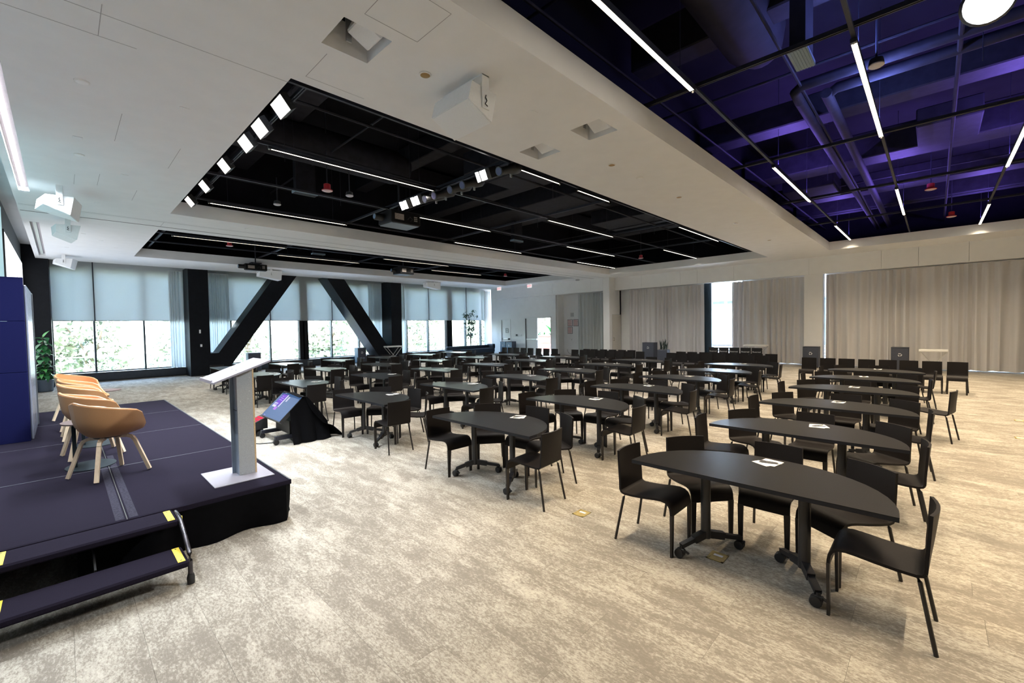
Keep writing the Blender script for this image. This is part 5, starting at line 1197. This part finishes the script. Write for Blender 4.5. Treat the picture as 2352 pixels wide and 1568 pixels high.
# ------------------------------------------------------------------ outside: terrace, railing, furniture, trees, buildings
M_TERR = mat('pale terrace paving', (0.42, 0.42, 0.41), 0.8, var=0.08, scale=4)
te = struct('ground_terrace', MB().box(-14, 45, 24.75, 29.2, -0.5, -0.22), M_TERR); te['label'] = 'pale terrace outside the windows'
g2 = struct('ground_outside', MB().box(-60, 90, -40, 110, -5.6, -5.3), mat('pale green ground', (0.32, 0.36, 0.24), 0.9, var=0.3, scale=0.4))
struct('ground_right', MB().box(23.3, 44, -12, 24.7, -0.5, -0.22), M_TERR)
ra = thing('terrace_railing', 'glass terrace railing with thin grey rail outside the windows', 'railing', (12, 28.4, -0.22))
M_RGL = glass_mat('railing glass', (0.90, 0.94, 0.93)); M_RAIL = mat('grey rail metal', (0.30, 0.32, 0.34), 0.5, metal=0.4)
MB().box(-26, 32, -0.03, 0.03, 1.04, 1.08).build('top_rail', M_RAIL, ra); MB().box(-26, 32, -0.15, 0.15, 0.0, 0.16).build('curb', mat('grey curb', (0.36, 0.38, 0.41), 0.8), ra)
for k in range(29): MB().box(-26+2*k+0.01, -24+2*k-0.01, -0.008, 0.008, 0.16, 1.04).build('glass_panel', M_RGL, ra)
M_OUT = mat('pale outdoor steel', (0.50, 0.51, 0.50), 0.5)
def outchair(x, y, rz, label):
    t = thing('terrace_chair', label, 'outdoor chair', (x, y, -0.22), rz, 'slatted chairs on the terrace')
    for s in (-1, 1):
        mb = MB(); mb.beam((s*0.22, 0.22, 0), (s*0.22, 0.20, 0.45), 0.025, 0.025); mb.beam((s*0.22, -0.24, 0), (s*0.22, -0.22, 0.45), 0.025, 0.025); mb.beam((s*0.22, 0.2, 0.45), (s*0.22, -0.22, 0.42), 0.025, 0.025); mb.beam((s*0.22, -0.2, 0.42), (s*0.22, -0.34, 0.88), 0.025, 0.025); mb.build('side_frame', M_OUT, t)
    for k in range(6): MB().box(-0.21, 0.21, -0.2+k*0.07, -0.155+k*0.07, 0.44, 0.455).build('seat_slat', M_OUT, t)
    for k in range(7): MB().beam((-0.18+k*0.06, -0.22, 0.46), (-0.18+k*0.06, -0.33, 0.86), 0.03, 0.012).build('back_slat', M_OUT, t)
    return t
def outtable(x, y, label):
    t = thing('terrace_table', label, 'outdoor table', (x, y, -0.22), 0, 'square tables on the terrace')
    MB().bbox(-0.4, 0.4, -0.4, 0.4, 0.70, 0.73, 0.004).build('tabletop', M_OUT, t)
    for sx in (-1, 1):
        for sy in (-1, 1): MB().box(sx*0.36-0.02, sx*0.36+0.02, sy*0.36-0.02, sy*0.36+0.02, 0, 0.7).build('leg', M_OUT, t)
BAY = [(3.2, 26.6, 'first window bay'), (9.9, 26.6, 'second window bay'), (12.4, 26.8, 'bay before the second brace'), (17.8, 26.6, 'bay past the second column')]
for x, y, s in BAY:
    outtable(x, y, 'square outdoor table on the terrace, '+s)
    outchair(x-0.75, y, R(-90), 'slatted outdoor chair on the stage side of terrace table, '+s); outchair(x+0.75, y+0.1, R(95), 'slatted outdoor chair on the far side of terrace table, '+s)
# trees
M_TL = [mat('leaf green %d' % i, c, 0.7, var=0.35, scale=1.5) for i, c in enumerate(((0.25, 0.285, 0.215), (0.21, 0.245, 0.18), (0.28, 0.31, 0.25)))]
M_TRK = mat('tree bark', (0.14, 0.11, 0.08), 0.9, var=0.3, scale=6)
def tree(x, y, h, w, i, label, z0=-5.3, n=2800):
    rr = random.Random(i*13+5); t = thing('tree', label, 'tree', (x, y, z0), 0, 'trees beyond the terrace')
    MB().tube([(0, 0, 0), (0.1, 0.05, h*0.3), (-0.1, 0, h*0.75)], 0.2, 8, 0.06).build('trunk', M_TRK, t, smooth=True)
    for k in range(5):
        a = k*1.26; MB().tube([(0.05, 0, h*(0.3+0.06*k)), (w*0.3*math.cos(a), w*0.3*math.sin(a), h*(0.45+0.07*k)), (w*0.6*math.cos(a), w*0.6*math.sin(a), h*(0.55+0.08*k))], 0.08, 6, 0.02).build('branch', M_TRK, t)
    cl = [(rr.uniform(-0.6, 0.6)*w, rr.uniform(-0.6, 0.6)*w, h*rr.uniform(0.32, 0.92), rr.uniform(0.28, 0.5)*w) for _ in range(14)]
    mb = MB()
    for k in range(n):
        cx, cy, cz, cr = cl[k % 14]; d = Vector((rr.gauss(0, 1), rr.gauss(0, 1), rr.gauss(0, 1))).normalized()*cr*rr.uniform(0.55, 1.0); p = Vector((cx, cy, cz))+d
        a = Vector((rr.uniform(-1, 1), rr.uniform(-1, 1), rr.uniform(-1, 1))).normalized()*rr.uniform(0.14, 0.28); b = a.cross(d).normalized()*a.length*0.55
        mb.quad(p-a, p-b, p+a, p+b)
    tag(mb.build('foliage', M_TL[i % 3], t), kind='stuff')
TX = [(-4, 36, 9.5, 3.4), (1.5, 40, 10.5, 3.6), (6.5, 37, 9.0, 3.2), (11, 42, 11, 3.8), (15.5, 37, 9.6, 3.3), (20, 43, 11.5, 3.8), (24, 37, 9.4, 3.2), (29, 44, 11.5, 3.8), (34, 38, 10, 3.4), (40, 45, 11.5, 4.0), (47, 40, 11, 3.8), (-10, 42, 10, 3.6)]
for i, (x, y, h, w) in enumerate(TX): tree(x, y, h, w, i, 'leafy tree beyond the terrace, %s from the stage side' % (ORD+['seventh', 'eighth', 'ninth', 'tenth', 'eleventh', 'twelfth'])[(i+1) % 12])
# low planting along the railing
for i in range(15):
    rr = random.Random(i+70); x = -4+2.6*i; t = thing('terrace_shrub', 'low pale shrub outside the terrace railing, %s from the stage side' % (ORD+['seventh', 'eighth', 'ninth', 'tenth', 'eleventh', 'twelfth', 'thirteenth', 'fourteenth', 'fifteenth'])[i], 'shrub', (x, 29.9, -0.4), 0, 'shrubs along the terrace edge')
    mb = MB()
    for k in range(360):
        d = Vector((rr.gauss(0, 1), rr.gauss(0, 1)*0.6, abs(rr.gauss(0, 1)))).normalized()*rr.uniform(0.35, 0.95); a = Vector((rr.uniform(-1, 1), rr.uniform(-1, 1), rr.uniform(-1, 1))).normalized()*rr.uniform(0.05, 0.12); b = a.cross(d).normalized()*a.length*0.5
        mb.quad(d-a, d-b, d+a, d+b)
    tag(mb.build('foliage', M_TL[(i+1) % 3], t), kind='stuff'); MB().tube([(0, 0, -0.3), (0, 0, 0.4)], 0.04, 6).build('stem', M_TRK, t)
struct('ground_bed', MB().box(-14, 45, 29.2, 31.0, -1.0, -0.5), M_SOIL)
# buildings beyond
def building(x0, x1, y0, y1, h, label, m, front='y', nx=8, nz=6, z0=-5.3):
    t = thing('apartment_building', label, 'building', ((x0+x1)/2, (y0+y1)/2, z0)); hx, hy = (x1-x0)/2, (y1-y0)/2
    MB().box(-hx, hx, -hy, hy, 0, h).build('wall', m, t); MB().box(-hx-0.2, hx+0.2, -hy-0.2, hy+0.2, h, h+0.4).build('roof', m, t)
    mg = mat('building window glass', (0.20, 0.28, 0.36), 0.15, spec=0.7)
    for i in range(nx):
        for k in range(nz):
            if front == 'y': x = -hx+(i+0.5)*2*hx/nx; f = MB().box(x-hx/nx*0.6, x+hx/nx*0.6, -hy-0.08, -hy+0.05, (k+0.25)*h/nz, (k+0.8)*h/nz)
            else: y = -hy+(i+0.5)*2*hy/nx; f = MB().box(-hx-0.08, -hx+0.05, y-hy/nx*0.6, y+hy/nx*0.6, (k+0.25)*h/nz, (k+0.8)*h/nz)
            f.build('window', mg, t)
M_BLD = mat('pale building render', (0.66, 0.64, 0.60), 0.8, var=0.05, scale=0.5)
building(-14, 8, 56, 66, 22, 'pale building far behind the trees on the stage side', M_BLD)
building(14, 40, 60, 72, 26, 'pale wide building far behind the middle trees', M_BLD, nx=10)
# wing seen through the gap in the curtains
wg = thing('glazed_wing', 'pale glazed building wing outside the gap in the curtains', 'building', (34, 9, -0.22))
MB().box(0, 4, -14, 14, 0, 9).build('wall', mat('pale wing wall', (0.66, 0.70, 0.74), 0.7), wg)
for k in range(7):
    y = -12+k*4; MB().box(-0.08, 0.02, y-1.8, y+1.8, 0.6, 3.6).build('window', mat('pale wing glass', (0.45, 0.55, 0.66), 0.2), wg); MB().box(-0.14, -0.02, y-0.06, y+0.06, 0.6, 3.6).build('mullion', M_MULL, wg); MB().box(-0.14, -0.02, y-1.9, y+1.9, 3.55, 3.75).build('window_head', M_MULL, wg)
rg = thing('terrace_railing', 'dark slatted railing outside the gap in the curtains', 'railing', (25.6, 8.0, -0.22))
for k in range(6): MB().box(-0.02, 0.02, -5, 5, 0.12+k*0.15, 0.18+k*0.15).build('rail', M_MULL, rg)
for k in range(6): MB().box(-0.03, 0.03, -5+2*k-0.03, -5+2*k+0.03, 0, 1.0).build('post', M_MULL, rg)
for k, y in enumerate((9.3, 8.7, 8.1)): outchair(27.5, y+0.6, R(90), 'slatted outdoor chair behind the dark railing, %s from the jamb' % ORD[k])
# brick planter in the atrium beyond the double doors
pl = thing('brick_planter', 'brick planter with big green plants seen through the open door', 'planter', (27.0, 22.3, -0.1))
def brick_mat():
    m = bpy.data.materials.new('pink brick'); m.use_nodes = True; n = m.node_tree.nodes; L = m.node_tree.links; p = n['Principled BSDF']; p.inputs['Roughness'].default_value = 0.85
    tc = n.new('ShaderNodeTexCoord'); mp = n.new('ShaderNodeMapping'); mp.inputs['Rotation'].default_value = (R(90), 0, R(90)); L.new(tc.outputs['Object'], mp.inputs[0])
    b = n.new('ShaderNodeTexBrick'); b.inputs['Color1'].default_value = (0.30, 0.09, 0.07, 1); b.inputs['Color2'].default_value = (0.40, 0.14, 0.11, 1); b.inputs['Mortar'].default_value = (0.5, 0.40, 0.36, 1); b.inputs['Scale'].default_value = 1.0; b.inputs['Brick Width'].default_value = 0.24; b.inputs['Row Height'].default_value = 0.085; b.inputs['Mortar Size'].default_value = 0.012
    L.new(mp.outputs[0], b.inputs['Vector']); L.new(b.outputs[0], p.inputs['Base Color']); return m
MBK = brick_mat()
MB().box(-0.3, 3.0, -2.6, 2.6, 0, 1.22).build('brick_wall', MBK, pl); MB().bbox(-0.36, 3.0, -2.66, 2.66, 1.22, 1.30, 0.01).build('coping', MBK, pl); MB().box(-0.45, 0.2, -2.6, 0.4, 0, 0.62).build('low_wall', MBK, pl)
MB().box(-0.2, 2.9, -2.5, 2.5, 1.25, 1.32).build('soil', M_SOIL, pl)
rr = random.Random(8)
for k in range(46):
    a = rr.uniform(0, 6.28); big = k < 14
    leaf('leaf', M_LEAF2 if k % 3 else M_LEAF, pl, (rr.uniform(0.0, 1.2), rr.uniform(-2.3, 2.3), 1.3), a, R(rr.uniform(40, 85)), rr.uniform(0.8, 1.7) if big else rr.uniform(0.4, 0.8), rr.uniform(0.13, 0.22) if big else 0.09, rr.uniform(0.3, 1.2))
struct('ground_atrium', MB().box(23.3, 34, 17.0, 27, -0.3, -0.1), M_TERR)
